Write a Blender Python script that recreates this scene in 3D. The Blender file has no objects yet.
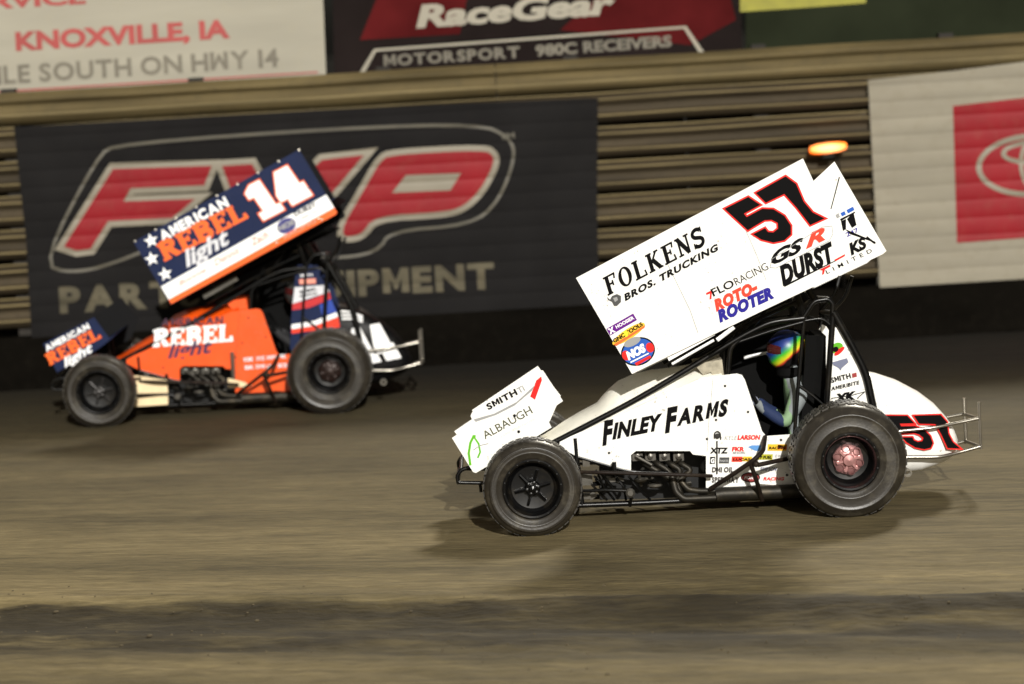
import bpy, bmesh, math, random
from mathutils import Vector, Matrix, noise
random.seed(7)
R = math.radians
SC = bpy.context.scene
COL = SC.collection

# ------------------------------------------------------------------ camera
FPX, PW, PH = 2880.0, 1024, 684
CAM_H, PITCH, ROLL = 3.51, R(-6.18), R(-3.4)
CAM_M = Matrix.Rotation(R(90) + PITCH, 3, 'X') @ Matrix.Rotation(ROLL, 3, 'Z')
cam_d = bpy.data.cameras.new('camera')
cam = bpy.data.objects.new('camera', cam_d); COL.objects.link(cam)
cam.location = (0, 0, CAM_H); cam.rotation_euler = CAM_M.to_euler()
cam_d.sensor_width = 36; cam_d.lens = FPX / PW * 36
cam_d.clip_end = 2000
cam_d.dof.use_dof = True; cam_d.dof.focus_distance = 19.6; cam_d.dof.aperture_fstop = 1.15
SC.camera = cam

# ------------------------------------------------------------------ light
SUN_EL, SUN_AZ = R(23), R(8)          # from behind the camera, a little to the right
world = bpy.data.worlds.new('World'); SC.world = world; world.use_nodes = True
wt = world.node_tree; wt.nodes.clear()
sky = wt.nodes.new('ShaderNodeTexSky'); sky.sky_type = 'NISHITA'; sky.sun_disc = False
sky.sun_elevation = SUN_EL; sky.sun_rotation = R(180) - SUN_AZ
sky.dust_density = 4
hs = wt.nodes.new('ShaderNodeHueSaturation'); hs.inputs['Saturation'].default_value = 0.12
tint = wt.nodes.new('ShaderNodeMix'); tint.data_type = 'RGBA'; tint.blend_type = 'MULTIPLY'
tint.inputs[0].default_value = 1; tint.inputs[7].default_value = (1, .93, .78, 1)
bg = wt.nodes.new('ShaderNodeBackground'); bg.inputs['Strength'].default_value = 0.022
wo = wt.nodes.new('ShaderNodeOutputWorld')
wt.links.new(sky.outputs[0], hs.inputs['Color']); wt.links.new(hs.outputs[0], tint.inputs[6])
wt.links.new(tint.outputs[2], bg.inputs['Color']); wt.links.new(bg.outputs[0], wo.inputs[0])
sd = bpy.data.lights.new('sun', 'SUN'); sd.energy = 3.6; sd.angle = R(0.6); sd.color = (1, .97, .91)
so = bpy.data.objects.new('sun', sd); COL.objects.link(so); so.location = (4, -10, 12)
sdir = Vector((math.sin(SUN_AZ) * math.cos(SUN_EL), -math.cos(SUN_AZ) * math.cos(SUN_EL), math.sin(SUN_EL)))
so.rotation_euler = sdir.to_track_quat('Z', 'Y').to_euler()
# the speedway's floodlight mast stands beyond the fence, high on the right
fd = bpy.data.lights.new('floodlight', 'SPOT'); fd.energy = 112000; fd.color = (1, .93, .78)
fd.spot_size = R(60); fd.spot_blend = .5; fd.shadow_soft_size = 4.0
fo = bpy.data.objects.new('floodlight', fd); COL.objects.link(fo); fo.location = (17, 66, 40)
fo.rotation_euler = (Vector((17, 66, 40)) - Vector((0, 20, 0))).to_track_quat('Z', 'Y').to_euler()

SC.view_settings.view_transform = 'Standard'; SC.view_settings.look = 'None'
SC.view_settings.exposure = 0.3; SC.view_settings.gamma = 1
SC.view_settings.use_curve_mapping = False
SC.render.engine = 'CYCLES'
SC.cycles.max_bounces = 5; SC.cycles.use_denoising = True

# ------------------------------------------------------------------ helpers
def ray(px, py):
    return CAM_M @ Vector(((px - PW / 2) / FPX, (PH / 2 - py) / FPX, -1))
def W(px, py, Y):                       # the point at distance Y seen at a pixel of the survey photo
    d = ray(px, py); return Vector((0, 0, CAM_H)) + d * (Y / d.y)
def G(px, py):
    d = ray(px, py); return Vector((0, 0, CAM_H)) + d * (-CAM_H / d.z)

def lin(c):
    return tuple(((v / 255) / 12.92 if v / 255 <= .04045 else ((v / 255 + .055) / 1.055) ** 2.4) for v in c)

MATS = {}
def mat(name, rgb, rough=.5, metal=0, var=.12, scale=6, bump=0, bscale=60, dirt=0, dcol=(.16, .125, .075), coat=0, stretch=(1, 1, 1), spec=.5, specks=0):
    if name in MATS: return MATS[name]
    m = bpy.data.materials.new(name); m.use_nodes = True; MATS[name] = m
    nt = m.node_tree; b = nt.nodes['Principled BSDF']
    b.inputs['Roughness'].default_value = rough; b.inputs['Metallic'].default_value = metal
    b.inputs['Coat Weight'].default_value = coat; b.inputs['Specular IOR Level'].default_value = spec
    b.inputs['Coat Roughness'].default_value = .08
    c = lin(rgb) if max(rgb) > 1 else rgb
    geo = nt.nodes.new('ShaderNodeNewGeometry')
    mp = nt.nodes.new('ShaderNodeMapping'); mp.inputs['Scale'].default_value = stretch
    nt.links.new(geo.outputs['Position'], mp.inputs['Vector'])
    n = nt.nodes.new('ShaderNodeTexNoise'); n.inputs['Scale'].default_value = scale; n.inputs['Detail'].default_value = 5
    nt.links.new(mp.outputs[0], n.inputs['Vector'])
    mr = nt.nodes.new('ShaderNodeMapRange')
    mr.inputs[1].default_value = .3; mr.inputs[2].default_value = .7
    mr.inputs[3].default_value = 1 - var; mr.inputs[4].default_value = 1 + var * .6
    nt.links.new(n.outputs[0], mr.inputs[0])
    mul = nt.nodes.new('ShaderNodeMix'); mul.data_type = 'RGBA'; mul.blend_type = 'MULTIPLY'; mul.inputs[0].default_value = 1
    mul.inputs[6].default_value = (*c, 1)
    nt.links.new(mr.outputs[0], mul.inputs[7])
    out = mul.outputs[2]
    if dirt:
        n2 = nt.nodes.new('ShaderNodeTexNoise'); n2.inputs['Scale'].default_value = 9; n2.inputs['Detail'].default_value = 8
        n2.inputs['Roughness'].default_value = .7
        nt.links.new(geo.outputs['Position'], n2.inputs['Vector'])
        r2 = nt.nodes.new('ShaderNodeMapRange'); r2.inputs[1].default_value = .5; r2.inputs[2].default_value = .8; r2.inputs[4].default_value = dirt
        nt.links.new(n2.outputs[0], r2.inputs[0])
        mx = nt.nodes.new('ShaderNodeMix'); mx.data_type = 'RGBA'
        nt.links.new(r2.outputs[0], mx.inputs[0]); nt.links.new(out, mx.inputs[6]); mx.inputs[7].default_value = (*dcol, 1)
        out = mx.outputs[2]
    if specks:
        n4 = nt.nodes.new('ShaderNodeTexNoise'); n4.inputs['Scale'].default_value = 48; n4.inputs['Detail'].default_value = 3
        nt.links.new(geo.outputs['Position'], n4.inputs['Vector'])
        n5 = nt.nodes.new('ShaderNodeTexNoise'); n5.inputs['Scale'].default_value = 3.5; n5.inputs['Detail'].default_value = 3
        nt.links.new(geo.outputs['Position'], n5.inputs['Vector'])
        su = nt.nodes.new('ShaderNodeMath'); su.operation = 'MULTIPLY_ADD'; su.inputs[1].default_value = .45
        nt.links.new(n5.outputs[0], su.inputs[0]); nt.links.new(n4.outputs[0], su.inputs[2])
        r4 = nt.nodes.new('ShaderNodeMapRange'); r4.inputs[1].default_value = .90; r4.inputs[2].default_value = .95; r4.inputs[4].default_value = specks
        nt.links.new(su.outputs[0], r4.inputs[0])
        mx = nt.nodes.new('ShaderNodeMix'); mx.data_type = 'RGBA'
        nt.links.new(r4.outputs[0], mx.inputs[0]); nt.links.new(out, mx.inputs[6]); mx.inputs[7].default_value = (.15, .115, .065, 1)
        out = mx.outputs[2]
    nt.links.new(out, b.inputs['Base Color'])
    if bump:
        n3 = nt.nodes.new('ShaderNodeTexNoise'); n3.inputs['Scale'].default_value = bscale; n3.inputs['Detail'].default_value = 4
        nt.links.new(mp.outputs[0], n3.inputs['Vector'])
        bp = nt.nodes.new('ShaderNodeBump'); bp.inputs['Strength'].default_value = bump; bp.inputs['Distance'].default_value = .02
        nt.links.new(n3.outputs[0], bp.inputs['Height']); nt.links.new(bp.outputs[0], b.inputs['Normal'])
    return m

class Geo:
    def __init__(s): s.v = []; s.f = []
    def add(s, v, f):
        o = len(s.v); s.v += [Vector(p) for p in v]; s.f += [tuple(i + o for i in q) for q in f]; return s
    def box(s, c, d, rot=None):
        c = Vector(c); x, y, z = [k / 2 for k in d]
        P = [Vector((a * x, b * y, e * z)) for a in (-1, 1) for b in (-1, 1) for e in (-1, 1)]
        if rot: P = [rot @ p for p in P]
        return s.add([c + p for p in P], [(0, 1, 3, 2), (4, 6, 7, 5), (0, 4, 5, 1), (2, 3, 7, 6), (0, 2, 6, 4), (1, 5, 7, 3)])
    def tube(s, pts, r, n=10, smooth=4):
        pts = [Vector(p) for p in pts]
        if len(pts) > 2 and smooth:      # round the bends
            q = [pts[0]]
            for a, b, c in zip(pts, pts[1:], pts[2:]):
                k = min((a - b).length, (c - b).length) * .35
                p0 = b + (a - b).normalized() * k; p1 = b + (c - b).normalized() * k
                for i in range(smooth + 1):
                    t = i / smooth; q.append(p0 * (1 - t) ** 2 + b * 2 * t * (1 - t) + p1 * t * t)
            q.append(pts[-1]); pts = q
        rr = r if isinstance(r, (list, tuple)) else None
        V = []; up = None
        for i, p in enumerate(pts):
            d = (pts[min(i + 1, len(pts) - 1)] - pts[max(i - 1, 0)]).normalized()
            if up is None:
                up = Vector((0, 0, 1)) if abs(d.z) < .9 else Vector((1, 0, 0))
            a = d.cross(up).normalized(); up = a.cross(d).normalized()
            ri = r if rr is None else rr[0] + (rr[1] - rr[0]) * i / (len(pts) - 1)
            V += [p + (a * math.cos(2 * math.pi * k / n) + up * math.sin(2 * math.pi * k / n)) * ri for k in range(n)]
        m = len(pts)
        F = [(i * n + k, i * n + (k + 1) % n, (i + 1) * n + (k + 1) % n, (i + 1) * n + k) for i in range(m - 1) for k in range(n)]
        F += [tuple(range(n - 1, -1, -1)), tuple((m - 1) * n + k for k in range(n))]
        return s.add(V, F)
    def lathe(s, prof, c, n=40, axis='y', closed=False):  # prof: (radius, offset along axis)
        c = Vector(c); V = []
        for r, y in prof:
            for k in range(n):
                a = 2 * math.pi * k / n
                if axis == 'y': V.append(c + Vector((r * math.cos(a), y, r * math.sin(a))))
                elif axis == 'x': V.append(c + Vector((y, r * math.cos(a), r * math.sin(a))))
                else: V.append(c + Vector((r * math.cos(a), r * math.sin(a), y)))
        m = len(prof)
        F = [(i * n + k, i * n + (k + 1) % n, ((i + 1) % m) * n + (k + 1) % n, ((i + 1) % m) * n + k) for i in range(m if closed else m - 1) for k in range(n)]
        return s.add(V, F)
    def ball(s, c, r, n=16):
        r = r if isinstance(r, (tuple, list)) else (r, r, r); c = Vector(c); V = []; F = []
        h = n // 2
        for i in range(h + 1):
            t = math.pi * i / h
            for k in range(n):
                a = 2 * math.pi * k / n
                V.append(c + Vector((r[0] * math.sin(t) * math.cos(a), r[1] * math.sin(t) * math.sin(a), r[2] * math.cos(t))))
        for i in range(h):
            for k in range(n): F.append((i * n + k, (i + 1) * n + k, (i + 1) * n + (k + 1) % n, i * n + (k + 1) % n))
        return s.add(V, F)
    def prism(s, P, off):                # polygon (list of Vectors) pushed along off
        P = [Vector(p) for p in P]; n = len(P); off = Vector(off)
        F = [tuple(range(n)), tuple(range(2 * n - 1, n - 1, -1))]
        F += [(i, i + n, (i + 1) % n + n, (i + 1) % n) for i in range(n)]
        return s.add(P + [p + off for p in P], F)

def make(name, g, m, parent=None, smooth=True, ang=38, label=None):
    me = bpy.data.meshes.new(name); me.from_pydata([tuple(v) for v in g.v], [], g.f)
    bm = bmesh.new(); bm.from_mesh(me); bmesh.ops.recalc_face_normals(bm, faces=bm.faces[:])
    big = [f for f in bm.faces if len(f.verts) > 4]
    if big: bmesh.ops.triangulate(bm, faces=big)
    bm.to_mesh(me); bm.free()
    if smooth:
        me.shade_smooth(); me.set_sharp_from_angle(angle=R(ang))
    me.materials.append(m)
    o = bpy.data.objects.new(name, me); COL.objects.link(o)
    if parent: o.parent = parent
    if label: o['label'] = label
    return o

def thing(name, label, cat, loc=(0, 0, 0), group=None):
    o = bpy.data.objects.new(name, None); COL.objects.link(o); o.location = loc; o.empty_display_size = .2
    o['label'] = label; o['category'] = cat
    if group: o['group'] = group
    return o

# ---- lettering: flat outlines filled as real, thin sheets
def curve_fill(polys, offset=0):
    cu = bpy.data.curves.new('outline', 'CURVE'); cu.dimensions = '2D'; cu.fill_mode = 'FRONT'; cu.offset = offset
    for p in polys:
        sp = cu.splines.new('POLY'); sp.points.add(len(p) - 1); sp.use_cyclic_u = True
        for q, (x, y) in zip(sp.points, p): q.co = (x, y, 0, 1)
    return curve_geo(cu)
def curve_geo(cu):
    ob = bpy.data.objects.new('outline', cu); me = ob.to_mesh()
    V = [(v.co.x, v.co.y) for v in me.vertices]; F = [tuple(p.vertices) for p in me.polygons]
    ob.to_mesh_clear(); bpy.data.objects.remove(ob)
    bpy.data.curves.remove(cu)
    return V, F
def font(s, bold=0., shear=0., space=1.):
    cu = bpy.data.curves.new('text', 'FONT'); cu.body = s; cu.offset = bold; cu.shear = shear
    cu.space_character = space; cu.resolution_u = 3; cu.fill_mode = 'FRONT'
    V, F = curve_geo(cu)
    return V, F
CAPH = .73
def norm(V):
    xs = [v[0] for v in V]; x0, x1 = min(xs), max(xs)
    return [((x - x0) / (x1 - x0), y / CAPH) for x, y in V]
def lay(VF, A, B, h, lean=0.):           # unit text laid on baseline A->B, h survey pixels tall
    V, F = VF; A = Vector(A); B = Vector(B); d = B - A
    up = Vector((d.y, -d.x)).normalized() * h
    return [tuple(A + d * u + up * v + d.normalized() * (lean * v * h)) for u, v in V], F
def words(s, A, B, h, bold=.02, shear=0., lean=0., space=1.):
    if bold >= .03 and ('M' in s or 'W' in s): V, F = spaced(s, bold, shear, space)
    else: V, F = font(s, bold, shear, space)
    return lay((norm(V), F), A, B, h, lean)
def spaced(s, bold, shear, space):       # heavy faces: every letter set by its own width, M and W cut by hand
    V = []; F = []; x = 0; gap = .075 * space + .04 * (space - 1)
    t = .13 + bold * 2.2
    M1 = [(0, 0), (0, 1), (t, 1), (.42, .48), (.84 - t, 1), (.84, 1), (.84, 0), (.84 - t, 0), (.84 - t, .6), (.47, .14), (.37, .14), (t, .6), (t, 0)]
    for ch in s:
        if ch == ' ': x += .26; continue
        if ch in 'MW':
            P = [(a * CAPH * 1.08, b * CAPH) for a, b in M1]
            if ch == 'W': P = [(a, CAPH - b) for a, b in P]
            v, f = curve_fill([P if area(P) > 0 else P[::-1]])
        else: v, f = font(ch, bold, 0)
        x0 = min(p[0] for p in v); x1 = max(p[0] for p in v); o = len(V)
        V += [(x + a - x0 + b * shear, b) for a, b in v]; F += [tuple(i + o for i in q) for q in f]; x += x1 - x0 + gap
    return V, F

def ribbon(pts, w):                      # a stroke of width w along pts
    L = []; Rr = []
    P = [Vector(p) for p in pts]
    for i, p in enumerate(P):
        a = (P[i] - P[i - 1]).normalized() if i else None
        b = (P[i + 1] - P[i]).normalized() if i < len(P) - 1 else None
        if a is None: t = b; k = 1
        elif b is None: t = a; k = 1
        else:
            t = (a + b).normalized(); k = 1 / max(.5, t.dot(a))
        n = Vector((-t.y, t.x)) * (w / 2 * k)
        L.append(tuple(p + n)); Rr.append(tuple(p - n))
    m = len(P)
    return L + Rr, [(i, i + 1, m + i + 1, m + i) for i in range(m - 1)]
def arc(cx, cy, rx, ry, a0, a1, n=10):
    return [(cx + rx * math.cos(R(a0 + (a1 - a0) * i / n)), cy + ry * math.sin(R(a0 + (a1 - a0) * i / n))) for i in range(n + 1)]
def slab_word(word, T=.2, t=.09, s=.3, gap=.12):     # slab-serif capitals drawn stroke by stroke
    x = 0; V = []; F = []; layer = 0
    def put(vf):
        nonlocal V, F
        o = len(V); V += [(x + p[0], p[1]) for p in vf[0]]; F += [tuple(i + o for i in f) for f in vf[1]]
    h = t / 2
    def stem(cx, w=None): put(ribbon([(cx, 0), (cx, 1)], w or T))
    def ser(cx, y, w=s): put(ribbon([(cx - w / 2, y), (cx + w / 2, y)], t))
    for ch in word:
        w = .8
        if ch in 'FEL':
            stem(.22); ser(.2, h, .38); ser(.2, 1 - h, .38)
            if ch in 'FE':
                put(ribbon([(.2, 1 - h), (.74, 1 - h)], t)); put(ribbon([(.2, .52), (.55, .52)], t))
                put(ribbon([(.74, 1), (.68, .7)], t)); put(ribbon([(.53, .66), (.53, .38)], t))
            if ch in 'EL':
                put(ribbon([(.2, h), (.74, h)], t)); put(ribbon([(.76, 0), (.7, .32)], t))
            w = .8
        elif ch == 'O':
            o = arc(.42, .5, .42, .52, 0, 360, 28)[:-1]; i = arc(.42, .5, .42 - T * .95, .52 - t, 0, 360, 28)[:-1]
            put((o + i, [(k, (k + 1) % 28, 28 + (k + 1) % 28, 28 + k) for k in range(28)])); w = .86
        elif ch == 'K':
            stem(.22); ser(.2, h, .38); ser(.2, 1 - h, .38)
            put(ribbon([(.26, .42), (.7, .96)], t * 1.2)); put(ribbon([(.4, .58), (.76, .04)], T)); ser(.7, 1 - h, .28); ser(.78, h, .3); w = .92
        elif ch == 'N':
            stem(.2, t * 1.2); stem(.74, t * 1.2); put(ribbon([(.16, .97), (.72, .03)], T)); ser(.15, 1 - h, .3); ser(.2, h, .32); ser(.74, 1 - h, .32); w = .92
        elif ch == 'S':
            put(ribbon(arc(.38, .74, .27, .21, 25, 250, 12) + arc(.38, .27, .28, .22, 70, -160, 12), T * .85))
            put(ribbon([(.66, 1), (.66, .72)], t)); put(ribbon([(.09, 0), (.09, .3)], t)); w = .76
        elif ch in 'RB':
            stem(.22); ser(.2, h, .38); ser(.2, 1 - h, .38)
            put(ribbon([(.2, 1 - h)] + arc(.5, .745, .2, .255 - h, 90, -90, 10) + [(.2, .49 + h)], t * 1.7))
            if ch == 'R':
                put(ribbon([(.46, .52), (.74, .05)], T)); ser(.76, h, .26)
            else:
                put(ribbon([(.2, .52)] + arc(.54, .27, .2, .27 - h, 90, -90, 10) + [(.2, h)], t * 1.7))
            w = .88
        x += w + gap
    xs = [p[0] for p in V]; a, b = min(xs), max(xs)
    return [((p[0] - a) / (b - a), p[1]) for p in V], F
def slab(word, A, B, h, lean=0., **k): return lay(slab_word(word, **k), A, B, h, lean)

def merge(*gs):
    V = []; F = []
    for v, f in gs:
        o = len(V); V += list(v); F += [tuple(i + o for i in q) for q in f]
    return V, F
def area(P): return sum(a[0] * b[1] - b[0] * a[1] for a, b in zip(P, P[1:] + P[:1])) / 2
def poly(P, offset=0):                   # positive offset grows the outline; later loops are holes
    L = [P] if not isinstance(P[0][0], (tuple, list)) else P
    L = [list(l) if (area(l) > 0) == (i == 0) else list(l)[::-1] for i, l in enumerate(L)]
    return curve_fill(L, offset)
def oval(cx, cy, rx, ry, rot=0, n=28):
    c, s_ = math.cos(R(rot)), math.sin(R(rot))
    return [(cx + rx * math.cos(a) * c - ry * math.sin(a) * s_, cy + rx * math.cos(a) * s_ + ry * math.sin(a) * c) for a in [2 * math.pi * i / n for i in range(n)]]

def decal(name, VF, proj, d, m, parent, label=None):
    """flat sheet on the plane at depth d; tiny steps keep overlapping strokes apart"""
    g = Geo(); V, F = VF
    g.v = [proj(x, y, d) for x, y in V]; g.f = list(F)
    me = bpy.data.meshes.new(name); me.from_pydata([tuple(v) for v in g.v], [], g.f)
    bm = bmesh.new(); bm.from_mesh(me)
    for f in bm.faces:
        f.normal_update()
        if f.normal.y > 0: f.normal_flip()
    # split strokes into islands, step each 0.15 mm forward
    seen = set(); k = 0
    for v in bm.verts:
        if v in seen: continue
        st = [v]; seen.add(v); isl = []
        while st:
            a = st.pop(); isl.append(a)
            for e in a.link_edges:
                b = e.other_vert(a)
                if b not in seen: seen.add(b); st.append(b)
        for a in isl: a.co.y -= .00012 * (k % 12)
        k += 1
    bm.to_mesh(me); bm.free(); me.materials.append(m)
    o = bpy.data.objects.new(name, me); COL.objects.link(o); o.parent = parent
    if label: o['label'] = label
    return o

# ------------------------------------------------------------------ materials
ink = mat('black vinyl', (10, 9, 10), .6, var=.05, spec=.06)
whitep = mat('white paint', (242, 241, 236), .3, var=.05, dirt=.20, coat=.25, specks=.5)
cream = mat('cream plastic', (250, 247, 234), .42, var=.06, dirt=.2, specks=.5)
orangep = mat('orange paint', (238, 84, 14), .35, var=.08, dirt=.2, coat=.25, specks=.6)
navy = mat('navy vinyl', (20, 32, 66), .5, var=.1, dirt=.05, spec=.15)
blackp = mat('black tube paint', (10, 10, 10), .3, var=.2, dirt=.10, spec=.3)
rubber = mat('tyre rubber', (44, 40, 34), .40, var=.25, scale=7, dirt=.75, dcol=(.105, .092, .066), bump=.06, bscale=60)
rimblack = mat('black wheel', (13, 13, 14), .3, metal=.2, var=.1, dirt=.15)
steel = mat('bright steel', (165, 160, 150), .28, metal=.9, var=.15, dirt=.2)
grey = mat('grey casting', (95, 92, 86), .4, metal=.7, var=.3, scale=20, dirt=.3)
exhaust = mat('sooty exhaust steel', (46, 43, 37), .5, metal=.6, var=.3, scale=12, dirt=.5)
interior = mat('dark interior', (12, 12, 12), .8, var=.2, spec=.1)
red = mat('red vinyl', (222, 40, 36), .4, var=.05, spec=.15)
bright_red = mat('orange red vinyl', (235, 70, 50), .4, var=.05, spec=.15)
blue = mat('deep blue vinyl', (40, 34, 140), .4, var=.05, spec=.15)
midblue = mat('mid blue vinyl', (40, 90, 180), .4, var=.08, spec=.15)
purple = mat('purple vinyl', (98, 22, 130), .4, var=.05, spec=.15)
yellow = mat('yellow vinyl', (240, 190, 30), .4, var=.08)
green = mat('green vinyl', (96, 176, 40), .4, var=.08, spec=.15)
greyv = mat('grey vinyl', (150, 150, 150), .4, var=.06)
palewhite = mat('white vinyl', (250, 250, 250), .35, var=.02)
palered = mat('faded pink lettering', (236, 150, 130), .4, var=.05)
orangev = mat('orange vinyl', (244, 100, 20), .4, var=.05)
pinkmetal = mat('pink anodised hub', (176, 128, 126), .35, metal=.6, var=.2, scale=30)

# ------------------------------------------------------------------ ground
Y_WALL = 30.6
def axis(vals):
    out = []
    for a, b, st in vals:
        k = max(1, round((b - a) / st)); out += [a + (b - a) * i / k for i in range(k)]
    return out + [vals[-1][1]]
RUT = .30                                # ruts run a little across the fence line
def ground_z(x, y):
    if abs(x) > 14 or y < 8 or y > 33: return 0
    v = y + RUT * x
    fade = min(1, (14 - abs(x)) / 3, (y - 8) / 2, (33 - y) / 1)
    z = .010 * noise.noise((x * .9, v * 5, 0)) + .006 * noise.noise((x * 4, v * 14, 3))
    if y < 19.2:
        z += .012 * noise.noise((x * 6, v * 9, 9)) * max(0, min(1, (19.2 - y) / 1.5))
    def trench(c, w, dep): return -dep * math.exp(-((v - c) / w) ** 2)
    wob = .12 * noise.noise((x * .8, 1.7, 5)) + .05 * noise.noise((x * 3, 2, 1))
    z += trench(17.0 + wob, .3, .09) + trench(16.25 + wob * .8, .25, .05) + .04 * math.exp(-((v - 17.5 - wob) / .16) ** 2)
    return z * fade
gx = axis([(-300, -40, 40), (-40, -12, 4), (-12, -6, .3), (-6, 6, .045), (6, 12, .3), (12, 40, 4), (40, 300, 40)])
gy = axis([(-60, 8, 8), (8, 13, .5), (13, 19, .04), (19, 31, .12), (31, 60, 4), (60, 600, 60)])
gg = Geo()
gg.v = [Vector((x, y, ground_z(x, y))) for y in gy for x in gx]
nx = len(gx)
gg.f = [(j * nx + i, j * nx + i + 1, (j + 1) * nx + i + 1, (j + 1) * nx + i) for j in range(len(gy) - 1) for i in range(nx - 1)]

def dirt_material():
    m = bpy.data.materials.new('packed clay'); m.use_nodes = True; nt = m.node_tree; b = nt.nodes['Principled BSDF']
    N = nt.nodes.new; Lk = nt.links.new
    geo = N('ShaderNodeNewGeometry')
    rotm = N('ShaderNodeMapping'); rotm.inputs['Rotation'].default_value = (0, 0, math.atan(.25))
    Lk(geo.outputs['Position'], rotm.inputs['Vector'])
    def streak(sx, sy, detail, lo, hi):
        mp = N('ShaderNodeMapping'); mp.inputs['Scale'].default_value = (sx, sy, 1)
        Lk(rotm.outputs[0], mp.inputs['Vector'])
        n = N('ShaderNodeTexNoise'); n.inputs['Scale'].default_value = 1; n.inputs['Detail'].default_value = detail; n.inputs['Roughness'].default_value = .62
        Lk(mp.outputs[0], n.inputs['Vector'])
        r = N('ShaderNodeMapRange'); r.inputs[1].default_value = lo; r.inputs[2].default_value = hi
        Lk(n.outputs[0], r.inputs[0]); return r.outputs[0], n.outputs[0]
    s1, h1 = streak(.55, 3.2, 6, .35, .68)
    s2, h2 = streak(1.6, 13, 8, .34, .66)
    s3, h3 = streak(.16, .7, 4, .35, .65)
    s4, s4n = streak(.9, 4.5, 5, .3, .7)
    def mixc(f, a, bb):
        x = N('ShaderNodeMix'); x.data_type = 'RGBA'
        if isinstance(f, float): x.inputs[0].default_value = f
        else: Lk(f, x.inputs[0])
        for i, v in ((6, a), (7, bb)):
            if isinstance(v, tuple): x.inputs[i].default_value = (*v, 1)
            else: Lk(v, x.inputs[i])
        return x.outputs[2]
    dry = mixc(s2, (.160, .123, .056), (.262, .206, .102))
    damp = mixc(s2, (.050, .039, .017), (.102, .080, .035))
    f1 = N('ShaderNodeMath'); f1.operation = 'MULTIPLY_ADD'; Lk(s1, f1.inputs[0]); f1.inputs[1].default_value = .55
    Lk(s3, f1.inputs[2])
    f2 = N('ShaderNodeMath'); f2.operation = 'MULTIPLY'; f2.use_clamp = True; Lk(f1.outputs[0], f2.inputs[0]); f2.inputs[1].default_value = .8
    base = mixc(f2.outputs[0], damp, dry)
    # light fall-off painted into the clay: its colour darkens towards the wall
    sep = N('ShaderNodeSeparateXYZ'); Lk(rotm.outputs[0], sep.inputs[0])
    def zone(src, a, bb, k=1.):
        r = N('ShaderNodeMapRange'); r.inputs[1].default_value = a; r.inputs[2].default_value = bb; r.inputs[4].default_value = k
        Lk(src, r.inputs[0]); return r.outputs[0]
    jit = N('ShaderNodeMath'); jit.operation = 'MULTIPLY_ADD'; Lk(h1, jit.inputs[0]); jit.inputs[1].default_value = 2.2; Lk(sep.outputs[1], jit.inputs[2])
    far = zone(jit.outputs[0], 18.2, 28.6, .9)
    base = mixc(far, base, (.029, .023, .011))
    # the freshly cut ruts show moist soil
    jr = N('ShaderNodeMath'); jr.operation = 'MULTIPLY_ADD'; Lk(h1, jr.inputs[0]); jr.inputs[1].default_value = .45; Lk(sep.outputs[1], jr.inputs[2])
    inr = N('ShaderNodeMath'); inr.operation = 'MULTIPLY'
    Lk(zone(jr.outputs[0], 15.5, 16.2), inr.inputs[0])
    o = N('ShaderNodeMapRange'); o.inputs[1].default_value = 17.2; o.inputs[2].default_value = 17.27; o.inputs[3].default_value = 1; o.inputs[4].default_value = 0
    Lk(jr.outputs[0], o.inputs[0]); Lk(o.outputs[0], inr.inputs[1])
    inr2 = N('ShaderNodeMath'); inr2.operation = 'MULTIPLY'; Lk(inr.outputs[0], inr2.inputs[0]); Lk(zone(s4n, .22, .55, .97), inr2.inputs[1])
    base = mixc(inr2.outputs[0], base, damp_dark())
    base = mixc(zone(jit.outputs[0], 27.4, 29.8, .95), base, (.007, .0055, .003))  # near-black band painted on the clay along the wall
    gmul = N('ShaderNodeMix'); gmul.data_type = 'RGBA'; gmul.blend_type = 'MULTIPLY'; gmul.inputs[0].default_value = 1
    s5, s5n = streak(5, 38, 6, .25, .75)
    gr = N('ShaderNodeMapRange'); gr.inputs[3].default_value = .6; gr.inputs[4].default_value = 1.3; Lk(s5, gr.inputs[0])
    Lk(base, gmul.inputs[6]); Lk(gr.outputs[0], gmul.inputs[7]); base = gmul.outputs[2]
    Lk(base, b.inputs['Base Color'])
    b.inputs['Roughness'].default_value = .85; b.inputs['Specular IOR Level'].default_value = .25
    mpb = N('ShaderNodeMapping'); mpb.inputs['Scale'].default_value = (7, 22, 10); Lk(rotm.outputs[0], mpb.inputs['Vector'])
    nb = N('ShaderNodeTexNoise'); nb.inputs['Scale'].default_value = 1.4; nb.inputs['Detail'].default_value = 6; Lk(mpb.outputs[0], nb.inputs['Vector'])
    bp = N('ShaderNodeBump'); bp.inputs['Strength'].default_value = .45; bp.inputs['Distance'].default_value = .03
    Lk(nb.outputs[0], bp.inputs['Height']); Lk(bp.outputs[0], b.inputs['Normal'])
    return m
def damp_dark(): return (.030, .023, .012)
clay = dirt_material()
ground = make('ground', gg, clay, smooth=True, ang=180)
ground['kind'] = 'structure'

# loose crumbs of clay thrown up along the rut
cg = Geo()
for i in range(260):
    x = random.uniform(-5, 5); v = random.choice((17.4, 16.9, 16.3)) + random.gauss(0, .35); y = v - RUT * x
    r = random.uniform(.003, .008) * (1.6 if random.random() < .06 else 1)
    cg.ball((x, y, ground_z(x, y) + r * .4), (r * random.uniform(1, 1.8), r, r * .8), 6)
clods = make('dirt_clods', cg, mat('clay crumbs', (.09, .07, .038), .9, var=.3, scale=30), ang=60)
clods['kind'] = 'stuff'

# ------------------------------------------------------------------ wall, fence, banners
def wp(px, py, d=0): return W(px, py, Y_WALL + d)
def zwall(py_at_center): return wp(512, py_at_center).z
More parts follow.
